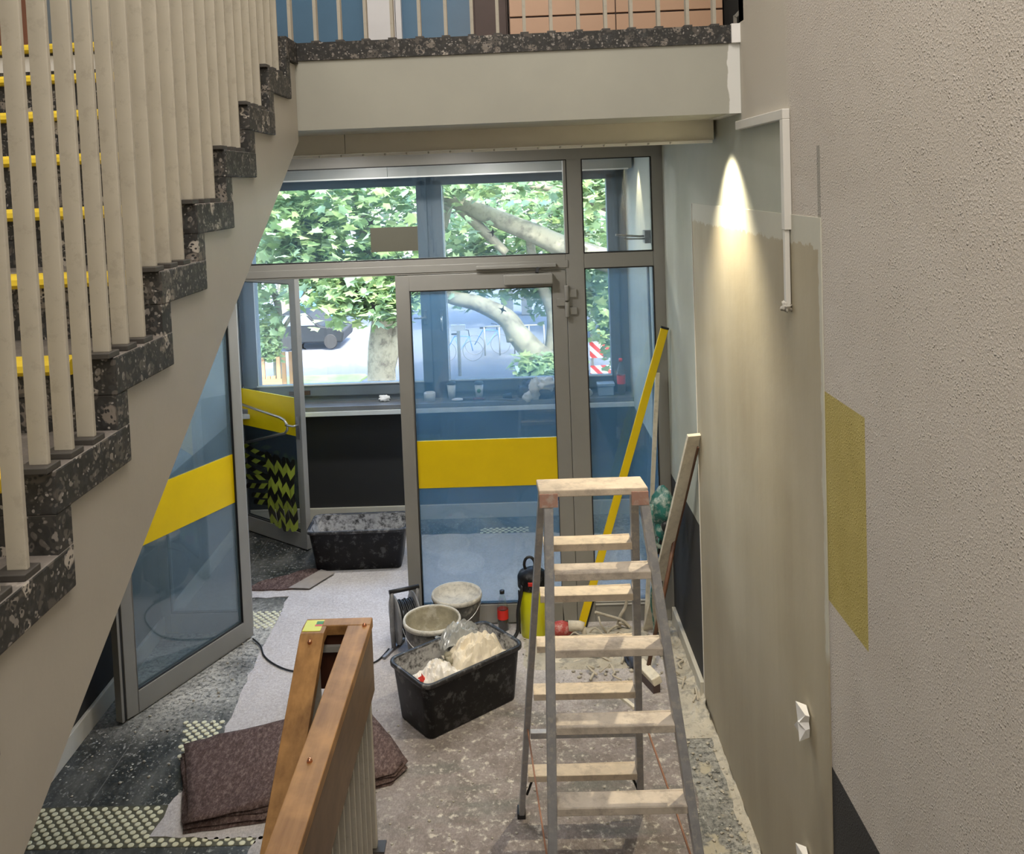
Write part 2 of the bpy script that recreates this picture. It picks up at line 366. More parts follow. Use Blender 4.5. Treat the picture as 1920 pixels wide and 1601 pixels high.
# ------------------------------------------------------------------ mesh helpers
class MB:
    def __init__(s): s.v = []; s.f = []; s.mi = []; s.sm = []
    def add(s, verts, faces, mi=0, smooth=False):
        o = len(s.v); s.v += [Vector(v) for v in verts]
        for f in faces: s.f.append([i + o for i in f]); s.mi.append(mi); s.sm.append(smooth)
        return s
    def box(s, x0, x1, y0, y1, z0, z1, mi=0):
        return s.add([(x0, y0, z0), (x1, y0, z0), (x1, y1, z0), (x0, y1, z0), (x0, y0, z1), (x1, y0, z1), (x1, y1, z1), (x0, y1, z1)],
              [(0, 3, 2, 1), (4, 5, 6, 7), (0, 1, 5, 4), (1, 2, 6, 5), (2, 3, 7, 6), (3, 0, 4, 7)], mi)
    def obox(s, o, ax, ay, az, mi=0):
        """box from corner-centre o spanned by half vectors"""
        o, ax, ay, az = map(Vector, (o, ax, ay, az)); V = []
        for k in (-1, 1):
            for (i, j) in ((-1, -1), (1, -1), (1, 1), (-1, 1)): V.append(o + ax * i + ay * j + az * k)
        return s.add(V, [(0, 3, 2, 1), (4, 5, 6, 7), (0, 1, 5, 4), (1, 2, 6, 5), (2, 3, 7, 6), (3, 0, 4, 7)], mi)
    def bar(s, p, q, w, t, side=(1, 0, 0), mi=0):
        """bar from p to q, w along the side direction, t across it"""
        p, q, sd = Vector(p), Vector(q), Vector(side); d = (q - p).normalized(); sd = (sd - d * sd.dot(d)).normalized(); n = d.cross(sd)
        return s.obox((p + q) / 2, sd * w / 2, n * t / 2, (q - p) / 2, mi)
    def tube(s, pts, r, seg=8, mi=0, cap=True):
        P = [Vector(p) for p in pts]; R = r if isinstance(r, (list, tuple)) else [r] * len(P); V = []; F = []
        prev = None
        for i, p in enumerate(P):
            d = (P[min(i + 1, len(P) - 1)] - P[max(i - 1, 0)]).normalized()
            a = prev if prev is not None else (Vector((0, 0, 1)) if abs(d.z) < .9 else Vector((1, 0, 0)))
            n = (a - d * a.dot(d))
            n = n.normalized() if n.length > 1e-5 else d.orthogonal().normalized()
            prev = n; b = d.cross(n)
            for k in range(seg):
                t = 2 * pi * k / seg; V.append(p + (n * cos(t) + b * sin(t)) * R[i])
        for i in range(len(P) - 1):
            for k in range(seg):
                F.append((i * seg + k, i * seg + (k + 1) % seg, (i + 1) * seg + (k + 1) % seg, (i + 1) * seg + k))
        s.add(V, F, mi, True)
        if cap: s.add(V[:seg], [tuple(reversed(range(seg)))], mi); s.add(V[-seg:], [tuple(range(seg))], mi)
        return s
    def lathe(s, c, prof, seg=24, mi=0, axis=None, smooth=True, cap0=True, cap1=True):
        c = Vector(c); q = Vector((0, 0, 1)).rotation_difference(Vector(axis)).to_matrix() if axis else Matrix.Identity(3)
        V = []; F = []
        for (r, h) in prof:
            for k in range(seg):
                t = 2 * pi * k / seg; V.append(c + q @ Vector((r * cos(t), r * sin(t), h)))
        for i in range(len(prof) - 1):
            for k in range(seg): F.append((i * seg + k, i * seg + (k + 1) % seg, (i + 1) * seg + (k + 1) % seg, (i + 1) * seg + k))
        s.add(V, F, mi, smooth)
        if cap0: s.add(V[:seg], [tuple(reversed(range(seg)))], mi)
        if cap1: s.add(V[-seg:], [tuple(range(seg))], mi)
        return s
    def prism(s, pts, a, b, axis='z', mi=0):
        n = len(pts)
        def P(u, v, w): return {'z': (u, v, w), 'x': (w, u, v), 'y': (u, w, v)}[axis]
        V = [P(u, v, a) for u, v in pts] + [P(u, v, b) for u, v in pts]
        F = [tuple(reversed(range(n))), tuple(range(n, 2 * n))] + [(i, (i + 1) % n, (i + 1) % n + n, i + n) for i in range(n)]
        return s.add(V, F, mi)
    def blob(s, c, r, seed=0, amp=.25, freq=1.5, seg=20, rings=12, mi=0, flat=False):
        c = Vector(c); V = []; F = []
        for i in range(rings + 1):
            th = pi * i / rings
            for k in range(seg):
                ph = 2 * pi * k / seg; d = Vector((sin(th) * cos(ph), sin(th) * sin(ph), cos(th)))
                q = 1 + amp * noise.noise(d * freq + Vector((seed * 7.3, seed * 1.7, seed))) + amp * .5 * noise.noise(d * freq * 2.7 + Vector((seed, 3, seed * 2)))
                p = Vector((d.x * r[0] * q, d.y * r[1] * q, d.z * r[2] * q))
                if flat: p.z = max(p.z, 0)
                V.append(c + p)
        for i in range(rings):
            for k in range(seg): F.append((i * seg + k, (i + 1) * seg + k, (i + 1) * seg + (k + 1) % seg, i * seg + (k + 1) % seg))
        return s.add(V, F, mi, True)
    def build(s, name, mats, parent=None, origin=None, bevel=0, fix=True, **props):
        me = bpy.data.meshes.new(name)
        if parent is not None:
            o0 = Vector((0, 0, 0)); p = parent
            while p is not None: o0 += p.location; p = p.parent
        elif origin is not None: o0 = Vector(origin)
        else:
            xs = [v.x for v in s.v]; ys = [v.y for v in s.v]; zs = [v.z for v in s.v]
            o0 = Vector(((min(xs) + max(xs)) / 2, (min(ys) + max(ys)) / 2, min(zs)))
        me.from_pydata([v - o0 for v in s.v], [], s.f)
        for i, pol in enumerate(me.polygons): pol.material_index = s.mi[i]; pol.use_smooth = s.sm[i]
        for mt in (mats if isinstance(mats, (list, tuple)) else [mats]): me.materials.append(mt)
        if fix:
            bm = bmesh.new(); bm.from_mesh(me); bmesh.ops.remove_doubles(bm, verts=bm.verts, dist=1e-6); bmesh.ops.recalc_face_normals(bm, faces=bm.faces); bm.to_mesh(me); bm.free()
        me.update()
        o = bpy.data.objects.new(name, me); COL.objects.link(o)
        if parent is not None: o.parent = parent
        else: o.location = o0
        if bevel:
            md = o.modifiers.new('bevel', 'BEVEL'); md.width = bevel; md.segments = 2; md.limit_method = 'ANGLE'
        for kk, vv in props.items(): o[kk] = vv
        return o

def thing(name, label, cat, loc, group=None):
    o = bpy.data.objects.new(name, None); COL.objects.link(o); o.location = loc; o.empty_display_size = .1
    o['label'] = label; o['category'] = cat
    if group: o['group'] = group
    return o
def struct_root(name, loc=(0, 0, 0)):
    o = bpy.data.objects.new(name, None); COL.objects.link(o); o.location = loc; o['kind'] = 'structure'; return o
def struct(name, mb, mat, bevel=0):
    return mb.build(name, mat, origin=(0, 0, 0), bevel=bevel, kind='structure')
def tagd(o, label, cat, group=None):
    o['label'] = label; o['category'] = cat
    if group: o['group'] = group
    return o
def copy_tree(o, parent=None):
    c = o.copy(); COL.objects.link(c)
    if parent: c.parent = parent
    for ch in list(o.children): copy_tree(ch, c)
    return c

# ------------------------------------------------------------------ room shell
struct('floor', MB().box(-2.6, 1.12, -3.2, 8.3, -.2, 0), M_FLOOR)
struct('wall_right', MB().box(1.0, 1.15, -3.2, 3.935, 0, 6.6).box(1.0, 1.15, 3.935, 8.25, 0, 3.55), M_WALLR)
struct('wall_left', MB().box(-2.65, -2.5, -3.2, 8.25, 0, 6.6), M_WALLL)
struct('wall_rear', MB().box(-2.65, 1.15, -3.3, -3.2, 0, 6.6), M_WHITE)
struct('ceiling', MB().box(-2.65, 2.1, -3.3, 7.2, 6.6, 6.7), M_WHITE)
# wall under and above the window (window plane y = 8.05)
struct('wall_front', MB().box(-2.5, 1.0, 8.0, 8.2, 0, 1.07).box(-2.5, 1.0, 8.0, 8.2, 3.08, 3.26), M_WALLB)
struct('wall_upper_rear', MB().box(-2.5, 2.1, 6.62, 6.7, 3.6, 6.6), M_WHITE)
struct('wall_upper_right', MB().box(2.0, 2.1, 3.935, 6.7, 3.6, 6.6).box(1.0, 2.0, 3.86, 3.935, 3.64, 6.6), M_WHITE)
# landing beam and slab
struct('trim_1', MB().box(-2.5, 1.0, 3.935, 4.35, 3.257, 3.556), M_BEAM)
struct('ceiling_lower', MB().box(-2.5, 2.1, 4.35, 8.2, 3.27, 3.55), M_WHITE)
slab = MB(); slab.box(-2.5, -.90, 3.79, 8.2, 3.545, 3.632); slab.box(-.90, .965, 3.925, 8.2, 3.556, 3.632); slab.box(.965, 2.1, 3.94, 8.2, 3.556, 3.632)
struct('floor_upper', slab, M_TERR)
struct('trim_2', MB().box(.963, 1.0, 3.915, 3.94, 3.556, 3.636), M_SOCKET)
# bulkhead behind the beam with the dotted lower rail
bk = struct_root('trim_3')
MB().box(-2.5, -.80, 4.40, 4.62, 3.165, 3.262).box(-.797, .985, 4.40, 4.62, 3.165, 3.262).build('bulkhead', M_BULK, bk)
MB().box(-2.5, .975, 4.385, 4.40, 3.150, 3.163).build('bulkhead_rail', M_SOCKET, bk)
for i in range(17):
    MB().lathe((-.92 + i * .0905 * 1.17, 4.387, 3.157), [(.001, 0), (.006, .002), (.006, .004), (.001, .006)], 8, axis=(0, -1, 0)).build('rail_rivet', M_CHROME, bk)
bk2 = struct_root('trim_4')
MB().box(-2.5, -1.0, 7.35, 7.75, 3.075, 3.262).box(-.997, .98, 7.35, 7.75, 3.075, 3.262).build('bulkhead', M_FRAME, bk2)
MB().box(-2.5, .95, 7.338, 7.35, 3.066, 3.078).build('bulkhead_rail', M_CONDUIT, bk2)
struct('baseboard_front', MB().box(-2.49, .985, 7.975, 8.0, 0, .13), M_WHITE, .004)
struct('baseboard_left', MB().box(-2.5, -2.478, 3.0, 7.97, .0, .12), M_WHITE, .004)
struct('baseboard_right', MB().box(.975, 1.0, 5.05, 5.97, 0, .11).box(.978, 1.0, 6.12, 7.97, 0, .11), M_WHITE, .004)

# fresh plaster panel standing proud of the right wall
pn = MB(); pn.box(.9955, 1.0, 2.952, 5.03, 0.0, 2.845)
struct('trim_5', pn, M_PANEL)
struct('trim_6', MB().box(.992, 1.0, 5.03, 5.037, 0.02, 2.84), M_CONDUIT)

# ------------------------------------------------------------------ glazed partition
YP = 6.04
part = struct_root('window_1', (0, YP, 0))
fr = MB()
y0, y1 = YP - .04, YP + .04
fr.box(-2.5, 1.0, y0, y1, 3.134, 3.262)             # head
fr.box(-2.5, .345, y0, y1, 2.405, 2.509)            # transom over the doors
fr.box(.345, .4675, y0, y1, 0, 3.134)               # post
fr.box(.4675, .9254, y0, y1, 2.409, 2.509)
fr.box(.9254, 1.0, y0, y1, 0, 3.134)
fr.box(.4675, .9254, y0, y1, 0, .14)
fr.box(-2.5, -2.43, y0, y1, 0, 3.134); fr.box(-1.97, -1.89, y0, y1, 0, 3.134)
fr.box(-2.43, -1.97, y0, y1, 0, .14)
fr.build('frame', M_FRAME, part, bevel=.004)
MB().box(-2.5, .36, y0 - .006, y0, 2.418, 2.468).build('door_rail', M_FRAME, part, bevel=.003)
def pane(mat, parent, x0, x1, z0, z1, y, name='pane', t=.006, seal=.006):
    g = MB().box(x0, x1, y - t / 2, y + t / 2, z0, z1).build(name, mat, parent)
    s = MB(); s.box(x0, x1, y - .042, y - .012, z0, z0 + seal).box(x0, x1, y - .042, y - .012, z1 - seal, z1).box(x0, x0 + seal, y - .042, y - .012, z0, z1).box(x1 - seal, x1, y - .042, y - .012, z0, z1)
    s.build('seal', M_SEAL, parent)
    return g
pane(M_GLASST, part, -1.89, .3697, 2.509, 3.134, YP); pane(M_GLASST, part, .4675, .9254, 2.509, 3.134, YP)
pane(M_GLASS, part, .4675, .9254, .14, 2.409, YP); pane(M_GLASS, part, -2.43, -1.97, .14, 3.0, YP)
MB().box(.4675, .9254, y0 - .012, y0, .125, .135).box(.4675, .9254, y0 - .012, y0, .145, .155).build('glazing_bead', M_CONDUIT, part)

def door_leaf(name, A, B, z0, z1, stile, top, bot, T=.05, band=True, glass=None):
    """leaf from point A (hinge) to B (free edge)"""
    A, B = Vector((*A, 0)), Vector((*B, 0)); d = (B - A); W = d.length; d.normalize(); n = Vector((-d.y, d.x, 0)); zz = Vector((0, 0, 1))
    root = struct_root(name, A)
    def bx(mb, u0, u1, v0, v1, a, b): return mb.obox(A + d * (u0 + u1) / 2 + n * (v0 + v1) / 2 + zz * (a + b) / 2, d * (u1 - u0) / 2, n * (v1 - v0) / 2, zz * (b - a) / 2)
    f = MB(); h = T / 2
    bx(f, 0, stile, -h, h, z0, z1); bx(f, W - stile, W, -h, h, z0, z1); bx(f, stile, W - stile, -h, h, z0, z0 + bot); bx(f, stile, W - stile, -h, h, z1 - top, z1)
    f.build('frame', M_FRAME, root, bevel=.004)
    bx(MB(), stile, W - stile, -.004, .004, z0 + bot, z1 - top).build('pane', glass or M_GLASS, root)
    s = MB()
    for v in (-1, 1):
        a, b = sorted((v * .008, v * (h - .004)))
        bx(s, stile, stile + .006, a, b, z0 + bot, z1 - top); bx(s, W - stile - .006, W - stile, a, b, z0 + bot, z1 - top); bx(s, stile, W - stile, a, b, z1 - top - .006, z1 - top); bx(s, stile, W - stile, a, b, z0 + bot, z0 + bot + .005)
    s.build('seal', M_SEAL, root)
    if band:
        bx(MB(), stile + .002, W - stile - .002, -.0065, .0065, .952, 1.275).build('yellow_band', M_YELLOW, root, label='yellow film band across the glass')
    return root, bx, d, n, W
# closed leaf
d1, bx1, dd, nn, W1 = door_leaf('door_1', (.343, 6.025), (-.796, 6.025), .012, 2.402, .093, .106, .132)
MB().box(-.07, .255, 5.945, 6.0, 2.318, 2.39).build('door_closer', M_FRAME, d1, bevel=.008)
MB().box(-.252, .28, 5.965, 5.995, 2.428, 2.452).build('closer_rail', M_FRAME, d1, bevel=.004)
MB().bar((.15, 5.96, 2.395), (.16, 5.975, 2.43), .02, .02).build('closer_arm', M_BLACK, d1)
hg = MB()
for z in (2.25, 2.14): hg.lathe((.345, 5.985, z), [(.016, -.05), (.016, .05)], 12)
hg.box(.355, .41, 5.988, 6.0, 2.22, 2.275).box(.275, .335, 5.985, 6.0, 2.165, 2.215).box(.355, .41, 5.988, 6.0, 2.105, 2.155)
hg.build('hinge', M_FRAME, d1, bevel=.002)
# leaf A, opened towards the hall
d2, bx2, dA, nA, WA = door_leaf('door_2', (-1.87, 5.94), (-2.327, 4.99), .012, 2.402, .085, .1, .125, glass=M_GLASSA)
bx2(MB(), WA + .002, WA + .016, -.022, .022, .012, 2.40).build('edge_seal', M_SEAL, d2); bx2(MB(), WA + .018, WA + .034, -.025, .025, .012, 2.40).build('edge_profile', M_FRAME, d2)
# leaf B, outer door opened into the lobby, with push bar and handle
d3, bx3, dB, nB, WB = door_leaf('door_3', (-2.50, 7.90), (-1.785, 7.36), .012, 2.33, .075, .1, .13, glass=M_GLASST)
Bp = lambda u, v, z: Vector((-2.50, 7.90, 0)) + dB * u + nB * v + Vector((0, 0, z))
pb = [Bp(.02, -.07, 1.17)] + [Bp(WB - .22, -.07, 1.11), Bp(WB - .16, -.07, 1.095), Bp(WB - .125, -.07, 1.06), Bp(WB - .125, -.07, 1.02), Bp(WB - .16, -.07, .985), Bp(.08, -.07, .79)]
MB().tube(pb, .011, 10).build('push_bar', M_CHROME, d3)
MB().tube([Bp(WB - .04, -.03, 1.06), Bp(WB - .04, -.08, 1.06), Bp(WB - .13, -.085, 1.06)], .009, 8).build('lever_handle', M_CHROME, d3)
bx3(MB(), WB - .055, WB - .02, -.032, -.025, .94, 1.13).build('lock_plate', M_CHROME, d3)

# black and yellow barrier tape hung on the outer door leaf
tp = thing('barrier_tape', 'bundle of black and lime hazard tape strips hanging on the open outer door', 'barrier tape', Bp(.4, -.05, .15))
M_TB = paint('tape_black', (.012, .012, .010), .35, .2); M_TL = paint('tape_lime', (.36, .42, .05), .35, .15)
rnd = random.Random(4)
def tape(u0, z0, u1, z1, off, w=.062, flip=1, n=None):
    p, q = Vector((u0, z0)), Vector((u1, z1)); L = (q - p).length; d = (q - p) / L; s = Vector((-d.y, d.x)); n = n or max(4, int(L / .072)); mb = MB()
    for i in range(n):
        a0, a1 = L * i / n, L * (i + 1) / n; sh = .032 * flip
        def P(a, t):
            a = min(L, max(0, a)); pt = p + d * a + s * t; return Bp(pt.x, off + .012 * sin(a * 14 + u0 * 9), pt.y)
        mb.add([P(a0 - sh, -w / 2), P(a1 - sh, -w / 2), P(a1, 0), P(a1 + sh, w / 2), P(a0 + sh, w / 2), P(a0, 0)], [(0, 1, 2, 5), (5, 2, 3, 4)], i % 2)
    mb.build('tape_strip', [M_TB, M_TL], tp, fix=False)
# slack strips at the left, dense vertical strips at the right
for (a, b, c2, d_) in ((.03, .80, .50, .74), (.03, .71, .52, .66), (.04, .62, .52, .55), (.08, .50, .50, .57), (.14, .43, .52, .50), (.20, .36, .56, .42), (.22, .30, .56, .36)):
    tape(a, b, c2, d_, -.05 - rnd.random() * .02, .045, 1 if rnd.random() < .6 else -1)
for i in range(7):
    u = .50 + i * .052
    tape(u, .80 - i * .004, u + .01, .14 + .03 * abs(3 - i) / 3, -.075 - .004 * (i % 2) - .01 * rnd.random(), .056, 1 if i % 2 else -1)

# ------------------------------------------------------------------ outside window (blue-grey frames)
win = struct_root('window_2', (0, 8.05, 0))
wf = MB(); a, b_ = 8.0, 8.10
wf.box(-2.49, 1.0, a, b_, 2.995, 3.08).box(-2.49, 1.0, a, b_, 1.08, 1.15)
wf.box(-2.49, -2.42, a, b_, 1.08, 3.08).box(.92, 1.0, a, b_, 1.08, 3.08).box(-.755, -.70, a, b_, 1.08, 3.08)
wf.build('frame', M_WFRAME, win, bevel=.004)
for (x0, x1) in ((-2.42, -.755), (-.70, .92)):
    s = MB(); s1 = .085; zb, zt = 1.15, 3.04
    s.box(x0, x0 + s1 + (.02 if x0 < -2 else 0), a - .02, b_ - .02, zb, zt).box(x1 - s1, x1, a - .02, b_ - .02, zb, zt)
    s.box(x0, x1, a - .02, b_ - .02, zb, zb + .10).box(x0, x1, a - .02, b_ - .02, zt - .045, zt)
    s.build('sash', M_WFRAME, win, bevel=.004)
    MB().box(x0 + s1, x1 - s1, 8.04, 8.046, zb + .10, zt - .045).build('pane', M_GLASSC, win)
    MB().box(x0 + s1, x1 - s1, a - .03, a - .02, zb + .100, zb + .112).box(x0 + s1 + .01, x0 + s1 + .018, a - .026, a - .02, zb + .1, zt - .05).build('glazing_bead', M_SILL, win)
for (x, hx, z) in ((-.80, -.90, 1.83), (-.655, -.655, 1.83)):
    hh = MB(); hh.box(x - .015, x + .015, 7.965, 7.98, z - .06, z + .06)
    if hx != x: hh.tube([(x, 7.96, z), (x, 7.93, z), (hx, 7.93, z)], .010, 8)
    else: hh.tube([(x, 7.96, z), (x, 7.93, z), (x, 7.93, z - .12)], .010, 8)
    hh.build('window_handle', M_CHROME, win)
MB().box(-2.05, -1.86, 7.965, 7.98, 1.17, 1.205).build('vent_slot', M_CABD, win)
sl = struct_root('trim_7', (0, 7.9, 1.05))
MB().box(-2.49, 1.0, 7.80, 8.0, 1.058, 1.098).build('window_sill', M_SILLD, sl, bevel=.004)
MB().box(-2.49, 1.0, 7.785, 7.83, 1.015, 1.056).build('sill_front', M_SILL, sl, bevel=.004)

# bird stickers on the panes
def bird(px, pz, ang, s):
    out = [(-1, .25), (-.45, .12), (-.1, .10), (.15, .45), (.35, .95), (.42, .30), (.62, .06), (.9, .10), (1.05, 0), (.9, -.07), (.6, -.12), (.35, -.18), (.2, -.6), (-.05, -.95), (0, -.25), (-.3, -.12)]
    pts = [(px + s * (u * cos(ang) - v * sin(ang)), pz + s * (u * sin(ang) + v * cos(ang))) for u, v in out]
    return MB().prism(pts, 8.036, 8.039, 'y')
for (px, pz, an, s, lb) in ((-1.267, 2.688, -.6, .05, 'black bird sticker above the taupe plate, left window pane'), (-.185, 2.558, .15, .045, 'black bird sticker on upper middle of right window pane'),
                            (-1.278, 1.925, .6, .05, 'black bird sticker seen through the open doorway below transom'), (-1.946, 1.597, -.5, .06, 'black bird sticker over the parked car, leftmost on the window'),
                            (-.117, 1.855, 1.3, .045, 'black bird sticker seen through the closed glass door')):
    tagd(bird(px, pz, an, s).build('bird_sticker', M_SEAL), lb, 'sticker', 'bird stickers on the window')
tagd(MB().box(-.95, -.634, 6.026, 6.032, 2.565, 2.728).build('sign_plate', M_SIGN), 'blank taupe rectangular plate fixed on the transom glass above the doorway', 'sign')

# ------------------------------------------------------------------ stairs (flight up on the left)
RUN, RISE, ZT, YT = .29, .165, 3.632, 3.73     # landing edge
st = thing('staircase', 'black terrazzo staircase with cream side and yellow nosings rising on the left', 'staircase', (-1.6, .5, 0))
def tz(j): return ZT - RISE * j
def ty(j): return YT - RUN * j                 # riser face under tread j (j=0: landing)
NST = 12
poly = []
# cream flank (side of the flight)
pts = [(3.79, 3.54)]
for j in range(1, NST + 1):
    pts += [(ty(j - 1) + .03, tz(j) - .02), (ty(j) + .03, tz(j) - .02)]
ylow = ty(NST) + .03
pts += [(ylow, 3.21 + .575 * (ylow - 3.935)), (3.935, 3.21), (3.935, 3.54)]
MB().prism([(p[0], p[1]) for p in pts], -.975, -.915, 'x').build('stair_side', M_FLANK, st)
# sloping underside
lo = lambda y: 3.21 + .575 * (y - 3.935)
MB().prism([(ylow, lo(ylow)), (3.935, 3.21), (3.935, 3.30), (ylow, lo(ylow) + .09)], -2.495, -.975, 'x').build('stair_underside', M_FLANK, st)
for j in range(1, NST + 1):
    MB().box(-2.495, -.900, ty(j), ty(j - 1) + .06, tz(j) - .087, tz(j)).build('tread', M_TERR, st, bevel=.004)
for j in range(0, NST):
    MB().box(-2.495, -.902, ty(j), ty(j) + .06, tz(j + 1), tz(j) - .087).build('riser', M_TERR, st)
    z = tz(j); y = ty(j)
    MB().prism([(y + .03, z + .004), (y - .030, z + .004), (y - .040, z - .006), (y - .042, z - .020), (y - .030, z - .030), (y, z - .030), (y, z)], -2.45, -.985, 'x').build('nosing_strip', M_YNOSE, st)
MB().box(-2.49, -.99, ty(0) - .004, ty(0), tz(1) + .062, tz(0) - .042).build('riser_strip', M_WSTRIP, st)
MB().box(-2.495, -.90, YT, 3.789, 3.545, 3.632).build('landing_edge', M_TERR, st)

# balusters on the flight
rl = thing('stair_railing', 'cream flat bar railing on the terrazzo staircase at the left', 'railing', (-.93, 2.0, 2.3))
bw, bt, zt = .046, .012, 0
for i in range(-4, 22):
    y = 1.610 + .09667 * i
    j = math.ceil((YT - y) / RUN - 1e-6)
    z = tz(j); ztop = z + 1.05 + (y - (ty(j))) * RISE / RUN + .9
    o = MB().box(-.949, -.911, y - bt / 2, y + bt / 2, z + .012, ztop).build('baluster', M_BAL, rl, bevel=.002)
    MB().box(-.965, -.903, y - .028, y + .028, z, z + .013).build('foot_plate', M_PLATE, o, bevel=.002)
yA, yB = 1.2, 3.66
MB().bar((-.93, yA, tz(0) + 1.95 - (YT - yA) * RISE / RUN), (-.93, yB, tz(0) + 1.95 - (YT - yB) * RISE / RUN), .06, .05).build('handrail', M_RAIL, rl)
# balusters on the landing edge
r2 = thing('landing_railing', 'row of thin cream balusters on the upper landing edge', 'railing', (0, 3.985, 3.632))
bx_ = [-.938, -.8266, -.7202, -.6068, -.4908, -.3719, -.2572, -.1432, -.0318, .0839, .2000, .3180, .4358, .5466, .6642, .7885, .9034]
for x in bx_:
    o = MB().box(x - .007, x + .007, 3.965, 4.005, 3.644, 4.75).build('baluster', M_BAL, r2)
    MB().box(x - .018, x + .018, 3.958, 4.012, 3.632, 3.645).build('foot_plate', M_PLATE, o)
MB().box(-.95, 1.0, 3.955, 4.015, 4.74, 4.78).build('handrail', M_RAIL, r2)

# ------------------------------------------------------------------ upper landing furniture
cb = thing('wooden_cupboard', 'long beech cupboard with dark plinth line on the upper landing', 'cupboard', (.75, 6.4, 3.632))
MB().box(.03, 1.48, 6.25, 6.6, 3.632, 5.4).build('cupboard_body', M_CABD, cb)
for (a0, a1) in ((.035, .75), (.757, 1.475)):
    MB().box(a0, a1, 6.23, 6.25, 4.12, 5.35).build('cupboard_door', M_CABIN, cb, bevel=.002)
    MB().box(a0, a1, 6.23, 6.25, 3.70, 4.108).build('cupboard_drawer', M_CABIN, cb, bevel=.002)
tagd(MB().box(-.215, .022, 6.30, 6.6, 3.632, 5.4).box(-.205, .012, 6.29, 6.30, 3.66, 5.38).build('brown_cabinet', M_CABD, bevel=.003), 'dark brown narrow cabinet left of the beech cupboard upstairs', 'cabinet')
w3 = struct_root('window_3', (-.9, 6.6, 3.632))
MB().box(-1.0, -.78, 6.52, 6.6, 3.632, 6.0).box(-.775, -.735, 6.5, 6.6, 3.632, 6.0).box(-1.75, -1.65, 6.52, 6.6, 3.632, 6).box(-.245, -.225, 6.5, 6.6, 3.632, 6).build('frame', M_WFR, w3, bevel=.003)
MB().box(-1.65, -1.0, 6.56, 6.58, 3.632, 6.0).build('pane', M_BLUEP, w3); MB().box(-.735, -.245, 6.56, 6.58, 3.632, 6.0).build('pane', M_BLUEP, w3)
struct('wall_recess', MB().box(1.5, 1.99, 6.3, 6.6, 3.632, 6.5), M_DARKTREE)
tagd(MB().bar((1.55, 6.2, 4.05), (1.75, 6.2, 4.26), .035, .02, (0, 1, 0)).bar((1.55, 6.2, 3.632), (1.55, 6.2, 4.06), .02, .02, (0, 1, 0)).build('metal_rail', M_FRAME), 'short sloping grey metal rail in the dark recess upstairs', 'rail')
w4 = struct_root('door_4', (-2.48, 4.3, 3.632))
MB().box(-2.50, -2.46, 3.95, 4.86, 3.632, 5.8).build('leaf', M_BROWND, w4); MB().box(-2.50, -2.47, 4.86, 5.7, 3.632, 5.8).build('side_panel', M_WFRAME, w4)

# ------------------------------------------------------------------ wooden handrail in the foreground
hr = thing('wooden_railing', 'varnished wooden handrails joined by a crosspiece in the foreground, cream balusters below', 'railing', (-.84, 3.3, 0))
MB().box(-.802, -.700, 1.9, 3.935, 1.005, 1.050).build('handrail', M_RAIL, hr, bevel=.004)
sl_ = .615
MB().prism([(3.865, 1.05), (3.865, 1.005 - .005), (2.5, 1.0 - (3.865 - 2.5) * sl_), (2.5, 1.05 - (3.865 - 2.5) * sl_)], -1.0, -.895, 'x').build('handrail', M_RAIL, hr, bevel=.003)
MB().box(-1.0, -.700, 3.935, 4.005, 1.005, 1.051).box(-1.0, -.895, 3.865, 3.935, 1.005, 1.051).build('crosspiece', M_RAIL, hr, bevel=.005)
MB().box(-.722, -.702, 1.9, 3.985, .72, 1.003).build('side_board', M_RAILS, hr, bevel=.003)
MB().box(-.985, -.722, 3.955, 3.98, .75, 1.003).build('end_board', M_RAILD, hr)
MB().box(-.97, -.73, 3.93, 3.952, .93, .955).build('bracket', M_FRAME, hr)
MB().box(-.752, -.716, 3.93, 3.965, .013, .80).build('post', M_BAL, hr, bevel=.003)
MB().box(-.975, -.94, 3.93, 3.96, .013, .80).build('post', M_BAL, hr, bevel=.003)
MB().box(-.765, -.68, 3.91, 3.985, 0, .013).build('foot_plate', M_PLATE, hr)
for i in range(16):
    y = 3.82 - i * .107
    MB().box(-.751, -.717, y - .006, y + .006, 0, .80).build('baluster', M_BAL, hr)
for i in range(8):
    y = 3.82 - i * .107
    MB().box(-.94, -.908, y - .006, y + .006, 0.0, .98 - (3.865 - y) * sl_).build('baluster', M_BAL, hr)
for (x, y, z) in ((-.725, 3.925, 1.052), (-.76, 2.98, 1.051), (-.95, 3.83, 1.03)):
    MB().blob((x, y, z), (.010, .010, .012), 1, 0, 1, 14, 8).build('screw_head', M_COPPER, hr)
sk = MB().box(-.995, -.915, 3.885, 3.985, 1.0512, 1.053).build('sticker', M_LIME, hr, label='yellow sticker with green and red marks')
MB().box(-.945, -.915, 3.945, 3.972, 1.0531, 1.054).build('green_mark', M_GREENLOGO, sk)
MB().box(-.948, -.915, 3.928, 3.942, 1.0531, 1.054).build('red_mark', M_RED, sk)

